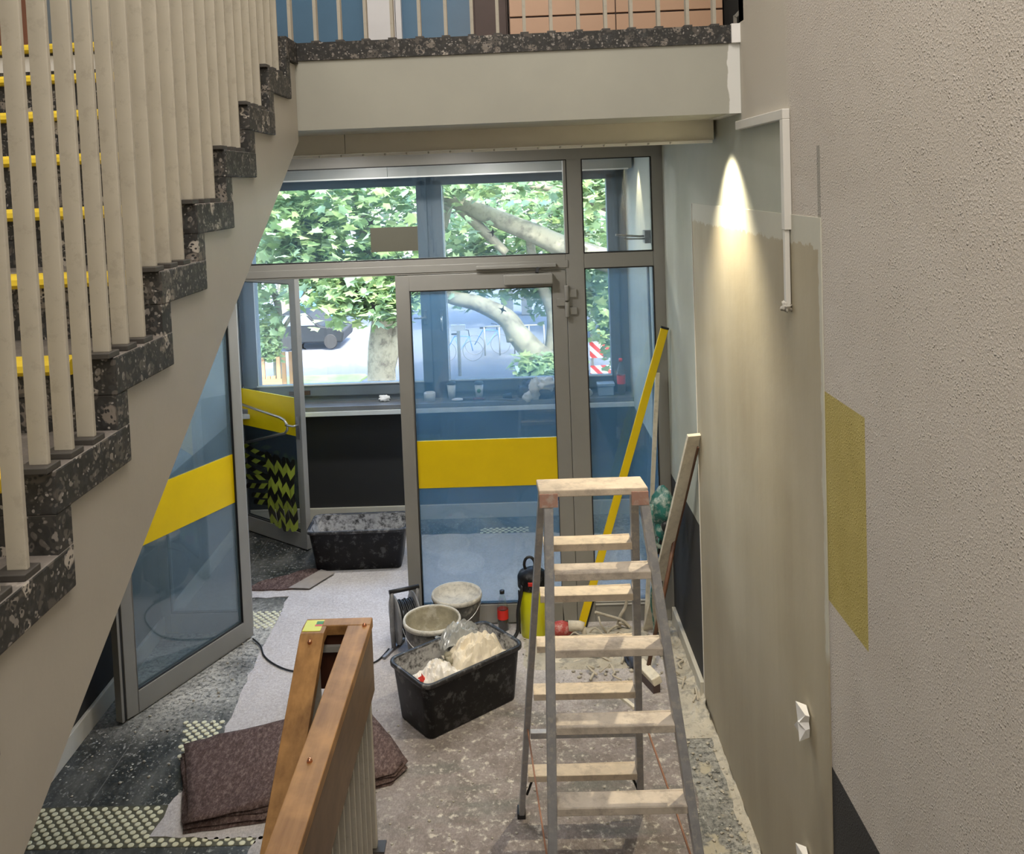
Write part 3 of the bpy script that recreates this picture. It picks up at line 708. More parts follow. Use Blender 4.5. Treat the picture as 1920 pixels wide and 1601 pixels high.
# ------------------------------------------------------------------ ground sheet, felt, tactile studs
def rough_poly(pts, step=.06, amp=.012, seed=0):
    out = []; n = len(pts); rr = random.Random(seed)
    for i in range(n):
        p, q = Vector(pts[i]), Vector(pts[(i + 1) % n]); k = max(1, int((q - p).length / step))
        for t in range(k):
            v = p.lerp(q, t / k); out.append((v.x + rr.uniform(-amp, amp), v.y + rr.uniform(-amp, amp)))
    return out
FL = [(-1.80, 4.05), (-1.78, 4.33), (-1.70, 4.62), (-1.74, 5.45), (-1.75, 5.88), (-1.76, 6.50), (-2.14, 6.51), (-2.14, 6.62), (-1.80, 6.66), (-1.62, 7.0), (-1.6, 7.55), (-.93, 7.62), (.1, 7.60), (.9, 7.5), (.93, 6.1), (.90, 5.2), (.78, 4.9), (.80, 4.3), (.72, 3.9), (.70, 2.6), (-1.3, 2.6), (-1.30, 4.02)]
def sheet(poly, z0, h, name, mat, label, cat, amp=.012):
    rp = rough_poly(poly, .07, amp, 3)
    o = MB().prism(rp, z0, z0 + h).build(name, mat, origin=(0, 0, 0)); return tagd(o, label, cat)
sheet(FL, .0005, .004, 'ground_fleece', M_FLEECE, 'grey stained protective fleece covering the hall floor', 'floor covering')

bl = thing('felt_blanket', 'folded brown felt blanket lying beside the wooden handrails', 'blanket', (-1.26, 4.6, 0))
BP = [(-1.87, 4.68), (-1.60, 4.80), (-1.42, 4.885), (-1.16, 4.93), (-.92, 4.965), (-.755, 4.74), (-.65, 4.51), (-.70, 4.42), (-.81, 4.36), (-1.05, 4.27), (-1.30, 4.18), (-1.50, 4.13), (-1.644, 4.106), (-1.72, 4.30), (-1.80, 4.50)]
rr = random.Random(7)
for L_ in range(4):
    sh = [(x + rr.uniform(-.015, .015), y + rr.uniform(-.02, .02) - .012 * (3 - L_) + (-.015 if L_ % 2 else 0)) for x, y in BP]
    sh = rough_poly(sh, .06, .006, L_)
    n = len(sh); cx_ = sum(p[0] for p in sh) / n; cy_ = sum(p[1] for p in sh) / n
    mb = MB(); V = []; F = []; z0 = .006 + L_ * .0145; h = .0125; R_ = 10
    for r in range(R_ + 1):
        t = 1 - r / R_
        for (x, y) in sh:
            px, py = cx_ + (x - cx_) * t, cy_ + (y - cy_) * t
            edge = max(0, 1 - (1 - t) * 12)
            zz_ = z0 + h * (1 - edge * .8) + .008 * noise.noise(Vector((px * 5, py * 5, L_))) * (1 if L_ == 3 else .2) + (.006 * sin(px * 9 + py * 3) if L_ == 3 else 0) * (1 - edge)
            V.append((px, py, zz_))
    for r in range(R_):
        for k2 in range(n): F.append((r * n + k2, r * n + (k2 + 1) % n, (r + 1) * n + (k2 + 1) % n, (r + 1) * n + k2))
    base = len(V)
    V += [(x, y, z0) for x, y in sh]
    for k2 in range(n): F.append((base + k2, base + (k2 + 1) % n, (k2 + 1) % n, k2))
    mb.add(V, F, 0, True); mb.build('felt_layer', M_FELT, bl)
o = MB().prism(rough_poly([(-2.14, 6.60), (-1.75, 6.62), (-1.60, 6.70), (-1.56, 6.95), (-1.70, 6.96), (-2.0, 6.78)], .05, .012, 5), .006, .016).build('felt_sheet', M_FELT)
tagd(o, 'flat brown felt sheet on the floor left of the empty black tub', 'felt sheet')
o = MB().prism([(-1.78, 6.62), (-1.62, 6.60), (-1.48, 6.86), (-1.60, 6.93)], .017, .022).build('cardboard_sheet', paint('grey_card', (.34, .30, .27), .9, .1, 10, .3, 30))
tagd(o, 'small grey card sheet on the felt before the empty black tub', 'card')

M_STUD = paint('cream_stud', (.72, .70, .50), .6, .12, 10, dirt=(.45, .43, .35), dscale=20, damt=.3)
M_OLIVE = paint('olive_strip', (.085, .08, .045), .6, .15, 12, dirt=(.2, .19, .15), dscale=18, damt=.5)
pav = thing('tactile_strip', 'strip of cream tactile studs across the dark floor at lower left', 'tactile paving', (-1.85, 4.1, 0))
MB().box(-2.48, -1.1, 3.985, 4.27, .0, .0015).build('strip_base', M_OLIVE, pav)
def stud(mb, x, y): mb.lathe((x, y, 0), [(.0155, .0), (.015, .003), (.011, .0045)], 10, smooth=True, cap0=False)
mbs = MB(); rowi = 0; nst = 0
y = 4.0
while y < 4.27:
    x = -2.47 + (.0 if rowi % 2 else .026)
    while x < -1.12:
        if not (x > -1.80 and y > 4.04): stud(mbs, x, y)
        x += .052
    y += .0275; rowi += 1
mbs.build('studs', M_STUD, pav, kind='stuff')
pv2 = thing('tactile_strip', 'tactile studs running towards the doors beside the fleece edge', 'tactile paving', (-1.82, 5.3, 0))
mbs = MB(); rowi = 0; y = 4.60
while y < 6.3:
    x = -1.96 + (.0 if rowi % 2 else .026)
    while x < -1.73:
        if (y < 4.97 and x > -1.97 + (4.97 - y) * .25) or (6.05 < y < 6.28): stud(mbs, x, y)
        x += .052
    y += .0275; rowi += 1
mbs.build('studs', M_STUD, pv2, kind='stuff')
pv3 = thing('tactile_strip', 'tactile studs on the lobby floor seen through the glass door', 'tactile paving', (-.2, 7.7, 0))
mbs = MB()
for r in range(4):
    for c_ in range(8): stud(mbs, -.36 + c_ * .052 + (.026 if r % 2 else 0), 7.63 + r * .03)
mbs.build('studs', M_STUD, pv3, kind='stuff')

# ------------------------------------------------------------------ step ladder
ld = thing('step_ladder', 'plaster-splashed aluminium double step ladder standing on the fleece', 'ladder', (.29, 3.7, 0))
fz = lambda t, a, b: tuple(a[i] + (b[i] - a[i]) * t for i in range(3))
FLt, FLb = (.096, 3.31, 1.825), (.048, 3.13, .02); FRt, FRb = (.446, 3.31, 1.825), (.650, 3.13, .02)
RLt, RLb = (.075, 3.40, 1.815), (-.060, 4.145, .004); RRt, RRb = (.425, 3.40, 1.815), (.505, 4.165, .004)
def stile(a, b, w, t, name='stile'):
    mb = MB(); mb.bar(a, b, w, t, (1, 0, 0)); return mb.build(name, M_ALU, ld, bevel=.003)
stile(FLt, FLb, .034, .065, 'front_stile'); stile(FRt, FRb, .034, .065, 'front_stile')
stile(RLt, RLb, .026, .05, 'rear_stile'); stile(RRt, RRb, .030, .05, 'rear_stile')
for p in (FLb, FRb, RLb, RRb): MB().box(p[0] - .02, p[0] + .02, p[1] - .035, p[1] + .035, 0, .03).build('rubber_foot', M_BLACK, ld, bevel=.004)
pl = MB().add([(.062, 3.28, 1.835), (.462, 3.28, 1.835), (.452, 3.41, 1.835), (.055, 3.41, 1.835), (.062, 3.28, 1.862), (.462, 3.28, 1.862), (.452, 3.41, 1.862), (.055, 3.41, 1.862)], [(0, 3, 2, 1), (4, 5, 6, 7), (0, 1, 5, 4), (1, 2, 6, 5), (2, 3, 7, 6), (3, 0, 4, 7)])
pl.build('top_platform', M_TREAD, ld, bevel=.004)
M_BRK = paint('reddish_bracket', (.42, .24, .18), .6, .1, 12, dirt=(.5, .46, .4), dscale=20, damt=.5)
for x0_, x1_ in ((.062, .13), (.40, .462)): MB().box(x0_, x1_, 3.272, 3.279, 1.80, 1.85).build('hinge_bracket', M_BRK, ld)
def tread(z, a, b, c, d, depth, mat, front):
    t0 = (a[2] - z) / (a[2] - b[2]); p = fz(t0, a, b); q = fz((c[2] - z) / (c[2] - d[2]), c, d)
    s = .017
    mb = MB(); y = (p[1] + q[1]) / 2
    mb.box(p[0] + s, q[0] - s, y - depth / 2, y + depth / 2, z - .006, z)
    mb.box(p[0] + s, q[0] - s, y - depth / 2 - .001, y - depth / 2 + .005, z - .028, z - .0)
    mb.box(p[0] + s, q[0] - s, y + depth / 2 - .005, y + depth / 2, z - .028, z - .0)
    mb.build('tread', mat, ld, bevel=.002)
for z in (1.565, 1.292, 1.02, .736, .46, .18): tread(z, FLt, FLb, FRt, FRb, .09, M_TREADF, True)
for z in (1.587, 1.335, 1.07, .80, .294): tread(z, RLt, RLb, RRt, RRb, .085, M_TREAD, False)
tread(.545, RLt, RLb, RRt, RRb, .03, M_ALU, False)
MB().tube([(-.03, 4.09, .14), (.0, 4.085, .22), (.05, 4.08, .28)], .006, 6).build('brace', M_BLACK, ld)
MB().tube([(.49, 4.10, .14), (.46, 4.09, .22), (.39, 4.08, .28)], .006, 6).build('brace', M_BLACK, ld)
M_CORD = paint('reddish_cord', (.33, .17, .11), .8, .2)
MB().tube([(.50, 3.93, .60), (.56, 3.55, .48), (.60, 3.2, .40)], .0045, 6).build('spreader_cord', M_CORD, ld)
MB().tube([(-.02, 3.93, .60), (.02, 3.55, .48), (.055, 3.2, .40)], .004, 6).build('spreader_cord', M_CORD, ld)

# ------------------------------------------------------------------ mortar tubs
def rrect(cx_, cy_, lx, ly, r, ang, z, seg=6):
    P = []
    for (sx, sy, a0) in ((1, 1, 0), (-1, 1, 90), (-1, -1, 180), (1, -1, 270)):
        for k2 in range(seg + 1):
            t = RAD(a0 + 90 * k2 / seg); x = sx * (lx / 2 - r) + r * cos(t); y = sy * (ly / 2 - r) + r * sin(t)
            P.append((cx_ + x * cos(ang) - y * sin(ang), cy_ + x * sin(ang) + y * cos(ang), z))
    return P
def loft(mb, rings, mi=0, smooth=True, cap0=False, cap1=False):
    n = len(rings[0]); V = [p for r in rings for p in r]; F = []
    for i in range(len(rings) - 1):
        for k2 in range(n): F.append((i * n + k2, i * n + (k2 + 1) % n, (i + 1) * n + (k2 + 1) % n, (i + 1) * n + k2))
    mb.add(V, F, mi, smooth)
    if cap0: mb.add(rings[0], [tuple(reversed(range(n)))], mi)
    if cap1: mb.add(rings[-1], [tuple(range(n))], mi)
def tub(name, label, cat, c, ang, L0, W0, L1, W1, H, group=None):
    x, y = c; t = thing(name, label, cat, (x, y, 0), group)
    R = lambda l, w, r, z: rrect(x, y, l, w, r, ang, z)
    o = MB(); loft(o, [R(L0 - .02, W0 - .02, .03, .004), R(L0, W0, .04, .015), R(L1 - .03, W1 - .03, .055, H - .012)], cap0=True); o.build('body', M_BLACKPL, t)
    i_ = MB(); loft(i_, [R(L1 - .045, W1 - .045, .05, H - .006), R(L0 - .012, W0 - .012, .035, .03), R(L0 - .06, W0 - .06, .03, .018)], cap1=True); i_.build('inside', M_TUBIN, t)
    r_ = MB(); loft(r_, [R(L1 - .046, W1 - .046, .05, H - .014), R(L1 - .042, W1 - .042, .05, H), R(L1 - .004, W1 - .004, .06, H + .002), R(L1, W1, .062, H - .006), R(L1 - .004, W1 - .004, .06, H - .022), R(L1 - .03, W1 - .03, .055, H - .014)]); r_.build('rim', M_RIM, t)
    return t
T1 = (-.408, 5.035); A1 = RAD(39)
tub('mortar_tub', 'black plastic mortar tub full of plaster rubble and torn sacks', 'tub', T1, A1, .61, .31, .70, .40, .335, 'black mortar tubs')
tub('mortar_tub', 'empty black mortar tub with whitened inside standing in the doorway', 'tub', (-1.31, 7.085), RAD(1.5), .67, .30, .79, .40, .335, 'black mortar tubs')
def T(u, v, z): return (T1[0] + u * cos(A1) - v * sin(A1), T1[1] + u * sin(A1) + v * cos(A1), z)
# rubble inside, sacks on top
def heap(name, mat, cu, cv, hu, hv, z0, zh, seed, n=26, rough=.02, lim=None):
    mb = MB(); V = []; F = []
    for i in range(n + 1):
        for j in range(n + 1):
            u = cu + hu * (2 * i / n - 1); v = cv + hv * (2 * j / n - 1)
            e = max(0, 1 - ((2 * i / n - 1) ** 4)) * max(0, 1 - ((2 * j / n - 1) ** 4))
            q = Vector((u * 9 + seed, v * 9, seed))
            z = z0 + zh * e * (.75 + .5 * noise.noise(q)) + rough * e * (noise.noise(q * 3.1) + .6 * abs(noise.noise(q * 6.3)))
            V.append(T(u, v, z))
    for i in range(n):
        for j in range(n): a0 = i * (n + 1) + j; F.append((a0, a0 + n + 1, a0 + n + 2, a0 + 1))
    base = len(V)
    mb.add(V, F, 0, False); return mb.build(name, mat)
tagd(heap('plaster_rubble', M_PLASTER, .03, .0, .27, .115, .15, .10, 2, 34, .05), 'crumbled plaster rubble filling the front black tub', 'rubble')['kind'] = 'stuff'
s1 = MB()
def crumple(mb, pts_fn, nu, nv, mi=0):
    V = [pts_fn(i / nu, j / nv) for i in range(nu + 1) for j in range(nv + 1)]; F = []
    for i in range(nu):
        for j in range(nv): a0 = i * (nv + 1) + j; F.append((a0, a0 + nv + 1, a0 + nv + 2, a0 + 1))
    mb.add(V, F, mi, False)
def sackfn(cu, cv, hu, hv, z0, zh, seed, rot=0):
    def f(s, t):
        a, b2 = 2 * s - 1, 2 * t - 1; u = hu * a; v = hv * b2; u, v = u * cos(rot) - v * sin(rot), u * sin(rot) + v * cos(rot)
        q = Vector((a * 2.2 + seed, b2 * 2.2, seed * 3.1)); e = (1 - abs(a) ** 3) * (1 - abs(b2) ** 3)
        cr = abs(noise.noise(q * .7)) * .7 + abs(noise.noise(q * 1.7)) * .35
        j = noise.noise_vector(q * .8) * .012
        return Vector(T(cu + u, cv + v, z0 + zh * e * (1.15 - cr) + .03 * noise.noise(q * 2))) + j
    return f
crumple(s1, sackfn(-.175, -.045, .135, .095, .262, .075, 3.3, .15), 26, 18)
sk_ = s1.build('paper_sack', M_SACK); sm_ = sk_.modifiers.new('solid', 'SOLIDIFY'); sm_.thickness = .002
tagd(sk_, 'crumpled white paper sack with red print, front left of the rubble tub', 'sack')
rm = MB(); crumple(rm, sackfn(-.275, -.065, .022, .014, .300, .02, 3.3, .15), 5, 4); rm.build('red_print', M_RED, sk_, label='red printed patch')
s2 = MB(); crumple(s2, sackfn(.13, -.02, .17, .125, .255, .13, 8.1, -.15), 26, 22)
o = s2.build('plaster_sack', paint('plaster_caked_sack', (.72, .64, .50), .85, .06, 8, .5, 30, dirt=(.48, .40, .36), dscale=5, damt=.4)); o.modifiers.new('solid', 'SOLIDIFY').thickness = .002
tagd(o, 'plaster-caked torn sack heaped at the right of the rubble tub', 'sack')
s3 = MB(); crumple(s3, sackfn(.12, .135, .13, .085, .315, .09, 5.7, -.2), 22, 18)
o = s3.build('plastic_foil', M_FILMPL); tagd(o, 'clear crumpled plastic foil over the back edge of the rubble tub', 'plastic foil')

lm = random.Random(5)
for i in range(7):
    u, v = -.02 + lm.uniform(-.06, .06), .06 + lm.uniform(-.04, .03)
    o = MB().blob(T(u, v, .262 + lm.uniform(0, .02)), (lm.uniform(.015, .028),) * 3, i + 20, .6, 2.2, 12, 8).build('mortar_lump', M_BUCKIN)
    tagd(o, 'brown mortar lump between the sacks in the rubble tub', 'mortar lump', 'mortar lumps in the rubble tub')
# ------------------------------------------------------------------ buckets
def bucket(c, r, h, label, fill, mi_in):
    t = thing('mortar_bucket', label, 'bucket', (*c, 0), 'mortar buckets by the partition')
    MB().lathe((*c, 0), [(r * .74, 0), (r * .76, .01), (r * .95, h - .03), (r * .955, h - .02)], 32, cap1=False).build('body', M_BUCKET, t)
    MB().lathe((*c, 0), [(r * .94, h - .02), (r * .93, h), (r * .90, h - .01), (r * .86, fill + .03), (r * .5, fill + .005), (.0006, fill + .012)], 32, cap0=False, cap1=False).build('mortar_lining', mi_in, t)
    MB().lathe((*c, 0), [(r * .93, h - .03), (r * .99, h - .026), (r * 1.0, h - .010), (r * .975, h + .004), (r * .93, h + .002), (r * .915, h - .012)], 32, cap0=False, cap1=False).build('rim', M_PLCRUST, t)
    pts = [(c[0] + r * 1.03 * cos(a_), c[1] + r * 1.03 * sin(a_) - .0, h - .03 - .14 * sin((a_ + .5) / 1 * 1) ** 2 * 0 - .10 * max(0, sin(pi * (i2 / 14)))) for i2, a_ in enumerate([RAD(-20 - 10 * q) for q in range(15)])]
    MB().tube(pts, .0025, 5).build('wire_handle', M_CHROME, t)
    return t
bucket((-.585, 5.44), .180, .335, 'grey mortar bucket with crusted white rim, nearest the tub', .17, M_BUCKIN)
bucket((-.452, 5.775), .166, .335, 'mortar bucket with pale dried filling, against the glass door', .27, M_PLCRUST)

# ------------------------------------------------------------------ cable reel
cr = thing('cable_reel', 'grey cable reel with black carrying handle behind the buckets', 'cable reel', (-.80, 5.74, 0))
ax = Vector((.92, .39, 0)).normalized(); c0 = Vector((-.79, 5.735, .20))
for sgn in (-1, 1):
    MB().lathe(c0 + ax * sgn * .065, [(.02, -.006), (.15, -.006), (.155, 0), (.15, .006), (.02, .006)], 32, axis=ax).build('side_disc', M_GREYPL, cr)
mb = MB()
for q in range(9):
    rr_ = .105; cc = c0 + ax * (-.05 + q * .0125)
    n1 = ax.orthogonal().normalized(); n2 = ax.cross(n1)
    mb.tube([cc + (n1 * cos(t * pi / 12) + n2 * sin(t * pi / 12)) * (rr_ + .004 * (q % 3)) for t in range(25)], .006, 6, cap=False)
mb.build('wound_cable', M_BLACK, cr)
for sgn in (-1, 1):
    e = c0 + ax * sgn * .085
    MB().tube([e + Vector((0, 0, -.19)), e + Vector((0, -.02, -.05)), e + Vector((0, 0, .10)), e + Vector((0, 0, .185))], [.014, .018, .016, .014], 8).build('stand_arm', M_GREYPL, cr)
    MB().bar(e + Vector((-.05, -.12, -.188)), e + Vector((.05, .12, -.188)), .02, .02, (0, 0, 1)).build('foot', M_GREYPL, cr)
MB().tube([c0 - ax * .10 + Vector((0, 0, .187)), c0 + ax * .10 + Vector((0, 0, .187))], .014, 10).build('carry_handle', M_BLACK, cr)
cable = [(-.90, 5.70, .012), (-.96, 5.55, .012), (-1.1, 5.46, .012), (-1.30, 5.44, .012), (-1.47, 5.46, .012), (-1.60, 5.54, .012), (-1.70, 5.65, .012), (-1.76, 5.78, .012), (-1.84, 5.88, .012)]
def smooth_path(P, n=6):
    P = [Vector(p) for p in P]; out = []
    for i in range(len(P) - 1):
        p0, p1, p2, p3 = P[max(i - 1, 0)], P[i], P[i + 1], P[min(i + 2, len(P) - 1)]
        for t in range(n):
            t /= n; out.append(.5 * ((2 * p1) + (-p0 + p2) * t + (2 * p0 - 5 * p1 + 4 * p2 - p3) * t * t + (-p0 + 3 * p1 - 3 * p2 + p3) * t ** 3))
    out.append(P[-1]); return out
tagd(MB().tube(smooth_path(cable), .0055, 6).build('power_cable', M_BLACK), 'thin black cable lying on the fleece from the reel to the open door leaf', 'cable')

# ------------------------------------------------------------------ bottles
def cola(c, z0, h, r, label, cap, level=.45):
    t = thing('drink_bottle', label, 'bottle', (*c, z0), None); s = h / .27
    prof = [(r * .85, 0), (r, .012 * s), (r, .07 * s), (r * .93, .09 * s), (r * .93, .11 * s), (r, .13 * s), (r, .155 * s), (r * .8, .19 * s), (r * .42, .235 * s), (r * .40, .25 * s)]
    MB().lathe((*c, z0), prof, 20).build('bottle_body', M_BOTTLE, t)
    lp = [(pr_[0] * .93, pr_[1] + .002) for pr_ in prof if pr_[1] < level * h]; lp.append((lp[-1][0], level * h))
    MB().lathe((*c, z0), lp, 20).build('drink', M_COLA, t)
    MB().lathe((*c, z0), [(r * 1.015, .082 * s), (r * 1.015, .145 * s)], 20, cap0=False, cap1=False).build('bottle_label', M_LABELRED, t, label='red label')
    mb = MB().lathe((*c, z0), [(r * .44, .247 * s), (r * .44, .268 * s), (r * .3, .27 * s)], 14); mb.build('bottle_cap', cap, t)
    return t
cola((-.16, 5.93), 0, .275, .037, 'cola bottle with black cap and red label on the floor by the glass door', M_BLACK)
cola((.905, 7.90), 1.098, .32, .037, 'cola bottle with red cap standing on the window sill', M_LABELRED, .38)

# ------------------------------------------------------------------ yellow canister vacuum / sprayer
vc = thing('yellow_canister', 'yellow canister sprayer with black head by the partition, partly behind the ladder', 'canister', (.045, 5.86, 0))
MB().lathe((.045, 5.86, 0), [(.080, .0), (.086, .01), (.086, .32), (.078, .335)], 28).build('canister_body', M_LIME, vc)
MB().lathe((.045, 5.86, 0), [(.092, .325), (.098, .335), (.098, .40), (.085, .425), (.045, .445), (.02, .45)], 28).build('head', M_BLACKPL, vc)
MB().box(.015, .075, 5.755, 5.775, .37, .395).build('switch', M_RED, vc, bevel=.004)
MB().tube([(.03 + .035 * cos(t * pi / 8), 5.86, .475 + .05 * sin(t * pi / 8)) for t in range(17)], .010, 8).build('handle', M_BLACK, vc)
MB().tube(smooth_path([(-.02, 5.80, .36), (-.055, 5.79, .2), (-.06, 5.78, .08), (-.09, 5.76, .03), (-.13, 5.73, .02)]), .012, 8).build('hose', M_BLACK, vc)
MB().box(-.052, -.042, 5.815, 5.825, .03, .32).build('side_rod', M_BLACK, vc)

# ------------------------------------------------------------------ leaning items at the right
lv = thing('yellow_straightedge', 'long yellow straightedge leaning from the floor against the right wall', 'straightedge', (.345, 5.86, 0))
pA, pB = Vector((.352, 5.90, .0)), Vector((.962, 5.86, 2.01))
MB().bar(pA, pB, .050, .022, (1, 0, 0)).build('bar', M_YELLOW, lv, bevel=.003)
dirv = (pB - pA).normalized()
MB().bar(pB, pB + dirv * .012, .052, .024, (1, 0, 0)).build('end_cap', M_BLACK, lv); MB().bar(pA + dirv * .02 + Vector((.032, .0, 0)), pA + dirv * .22 + Vector((.032, .0, 0)), .012, .02, (1, 0, 0)).build('grip', M_BLACK, lv)
tagd(MB().bar((.80, 5.955, .0), (.925, 5.965, 1.70), .028, .016, (1, 0, 0)).build('metal_lath', M_BATTEN), 'thin pale lath leaning upright against the partition glass', 'lath')
bd = thing('leaning_batten', 'long pale batten leaning against the right wall beside the fresh plaster', 'batten', (.80, 5.85, 0))
MB().bar((.80, 5.88, .0), (.958, 4.95, 1.57), .075, .020, (1, .2, 0)).build('board_face', M_BATTEN, bd, bevel=.002)
MB().bar((.842, 5.89, .0), (.985, 4.985, 1.49), .008, .016, (1, .2, 0)).build('board_edge', M_ORANGE, bd)
br = thing('broom', 'brown-shafted broom with dusty head behind the ladder', 'broom', (.70, 5.25, 0))
MB().tube([(.712, 5.26, .10), (.84, 5.36, .52), (.962, 5.46, .96)], .013, 8).build('shaft', M_ORANGE, br)
MB().bar((.672, 5.33, .075), (.742, 5.13, .075), .06, .05, (1, 0, .3)).build('head', M_BATTEN, br, bevel=.006)
MB().bar((.668, 5.33, .028), (.738, 5.13, .028), .045, .05, (1, 0, 0)).build('bristles', M_CABD, br)

mx = thing('mortar_mixer', 'teal mortar mixing drill splashed with plaster in the far right corner', 'power tool', (.88, 5.62, 0))
MB().blob((.878, 5.60, .92), (.078, .085, .13), 4, .25, 1.6, 24, 16).build('motor_housing', M_TEAL, mx)
MB().blob((.868, 5.60, .79), (.050, .06, .09), 6, .2, 1.4).build('gearbox', M_TEAL, mx)
MB().tube(smooth_path([(.80, 5.54, .97), (.79, 5.50, .86), (.81, 5.50, .74), (.87, 5.52, .70)]), .013, 8).build('handle', M_TEAL, mx)
MB().lathe((.885, 5.515, .84), [(.035, 0), (.035, .02), (.02, .025)], 16, axis=(0, -1, 0)).build('speed_dial', M_BLACK, mx)
MB().tube([(.862, 5.60, .72), (.855, 5.61, .40), (.85, 5.62, .06)], .009, 8).build('mixing_shaft', M_BLACK, mx)
MB().tube([(.85 + .04 * cos(t * .9), 5.62 + .04 * sin(t * .9), .02 + .008 * t) for t in range(16)], .006, 6).build('whisk', M_BLACK, mx)
MB().blob((.832, 5.57, .70), (.028, .03, .06), 2, .1).build('grip', M_BLACK, mx)
MB().tube(smooth_path([(.84, 5.55, .75), (.80, 5.53, .55), (.78, 5.56, .35), (.80, 5.60, .15), (.77, 5.55, .02)]), .005, 6).build('power_cord', M_TEAL, mx)

# rotary hammer lying on a pale sheet
o = MB().prism(rough_poly([(.16, 5.78), (.62, 5.80), (.64, 5.50), (.12, 5.46)], .06, .012, 9), .006, .02).build('plaster_sheet', M_PLASTER)
tagd(o, 'pale broken plasterboard piece lying below the partition behind the ladder', 'plasterboard')
hm = thing('hammer_drill', 'dusty red and white hammer drill lying by the partition behind the ladder', 'power tool', (.28, 5.75, .02))
MB().blob((.22, 5.78, .075), (.085, .045, .05), 3, .12, 1.2, 20, 12).build('motor_housing', paint('dusty_red', (.45, .06, .05), .6, .2, 14, dirt=(.62, .55, .50), dscale=14, damt=.7), hm)
MB().tube([(.27, 5.77, .095), (.34, 5.765, .10), (.365, 5.76, .09)], [.036, .030, .032], 12).build('gearbox', M_PLASTER, hm)
MB().tube([(.365, 5.76, .09), (.37, 5.758, .05), (.372, 5.755, .022)], .016, 10).build('handle', M_PLASTER, hm)

# wire offcuts, each its own piece
rw = random.Random(11)
for i in range(16):
    zz0 = .016
    bx0 = rw.uniform(.22, .72); by0 = rw.uniform(5.35, 5.92)
    if i > 12: bx0 = rw.uniform(.83, .93); by0 = rw.uniform(4.9, 5.5)
    a = rw.uniform(0, 2 * pi); L = rw.uniform(.14, .32); P = []
    for q in range(6):
        P.append((min(.95, bx0 + L * q / 5 * cos(a) + rw.uniform(-.03, .03)), min(5.93, by0 + L * q / 5 * sin(a) * .6 + rw.uniform(-.03, .03)), zz0 + .006 + (.05 * rw.random() if 0 < q < 5 else 0)))
    P = smooth_path(P, 4)
    _w = MB().tube(P, rw.uniform(.004, .008), 6).build('wire_offcut', M_WIREPL)
    tagd(_w, 'plaster-coated wire offcut in the litter behind the ladder', 'wire', 'wire offcuts in the plaster litter') if i <= 12 else tagd(_w, 'plaster-coated wire offcut on the plaster drift along the right wall', 'wire', 'wire offcuts by the right wall')
# upright branching wire scrap
tagd(MB().tube(smooth_path([(.60, 5.90, .02), (.62, 5.88, .10), (.655, 5.87, .17), (.67, 5.86, .28)]), .011, 7).tube(smooth_path([(.45, 5.82, .16), (.53, 5.85, .12), (.63, 5.86, .08), (.68, 5.86, .03)]), .009, 7).tube([(.52, 5.80, .02), (.48, 5.80, .09), (.47, 5.82, .13)], .006, 6).build('cable_scrap', M_WIREPL), 'forked plaster-crusted cable scrap standing up against the partition', 'cable')

# plaster litter on the floor (nobody could count it)
def litter(name, n, region, smin, smax, seed, label):
    rr2 = random.Random(seed); mb = MB()
    for i in range(n):
        x, y, z = region(rr2); s = smin + (smax - smin) * rr2.random() ** 3
        mb.blob((x, y, z), (s, s * rr2.uniform(.6, 1.2), s * rr2.uniform(.35, .7)), rr2.random() * 50, .5, 1.5, 7, 4)
    o = mb.build(name, M_RUBBLE); o['kind'] = 'stuff'; o['label'] = label; o['category'] = 'debris'
litter('plaster_crumbs', 300, lambda r: (.97 - abs(r.gauss(0, .10)), r.uniform(3.2, 5.9), .005), .003, .012, 1, 'pale plaster crumbs along the foot of the right wall')
litter('plaster_litter', 380, lambda r: (r.gauss(.48, .22), min(5.9, r.gauss(5.62, .17)), .012), .003, .016, 2, 'pale plaster crumbs heaped behind the ladder')
litter('plaster_dust', 260, lambda r: (r.uniform(-.9, .8), r.uniform(3.6, 5.3), .007), .003, .010, 3, 'small plaster crumbs scattered on the fleece')
litter('floor_crumbs', 120, lambda r: (r.uniform(-2.4, -1.8), r.uniform(4.3, 5.9), .004), .003, .010, 4, 'small plaster crumbs scattered on the dark floor at left')
# low ridge of plaster at the wall foot and a thin drift behind the ladder
def ridge(name, x0, x1, y0, y1, h, seed, label, nx=26, ny=90, side=True):
    mb = MB(); V = []; F = []
    for j in range(ny + 1):
        for i in range(nx + 1):
            s, t = i / nx, j / ny; e = (s ** 1.5 if side else 4 * s * (1 - s)) * min(1, 10 * t, 10 * (1 - t))
            q = Vector((s * 4 + seed, t * 20, seed))
            V.append((x0 + (x1 - x0) * s + .02 * noise.noise(q * .7), y0 + (y1 - y0) * t, .002 + h * e * (.55 + .9 * abs(noise.noise(q))) + .006 * e * noise.noise(q * 4)))
    for j in range(ny):
        for i in range(nx): a0 = j * (nx + 1) + i; F.append((a0, a0 + 1, a0 + nx + 2, a0 + nx + 1))
    mb.add(V, F, 0, True); o = mb.build(name, M_RUBBLE, fix=False); o['kind'] = 'stuff'; o['label'] = label; o['category'] = 'debris'
ridge('plaster_ridge', .80, .985, 4.7, 5.95, .045, 3, 'drift of pale plaster along the far foot of the right wall')
ridge('plaster_edge', .955, .994, 3.0, 4.86, .010, 6, 'thin line of dried plaster along the near foot of the right wall')
ridge('plaster_drift', -.05, .82, 5.40, 5.93, .035, 9, 'thin drift of pale plaster behind the ladder', 40, 40, False)

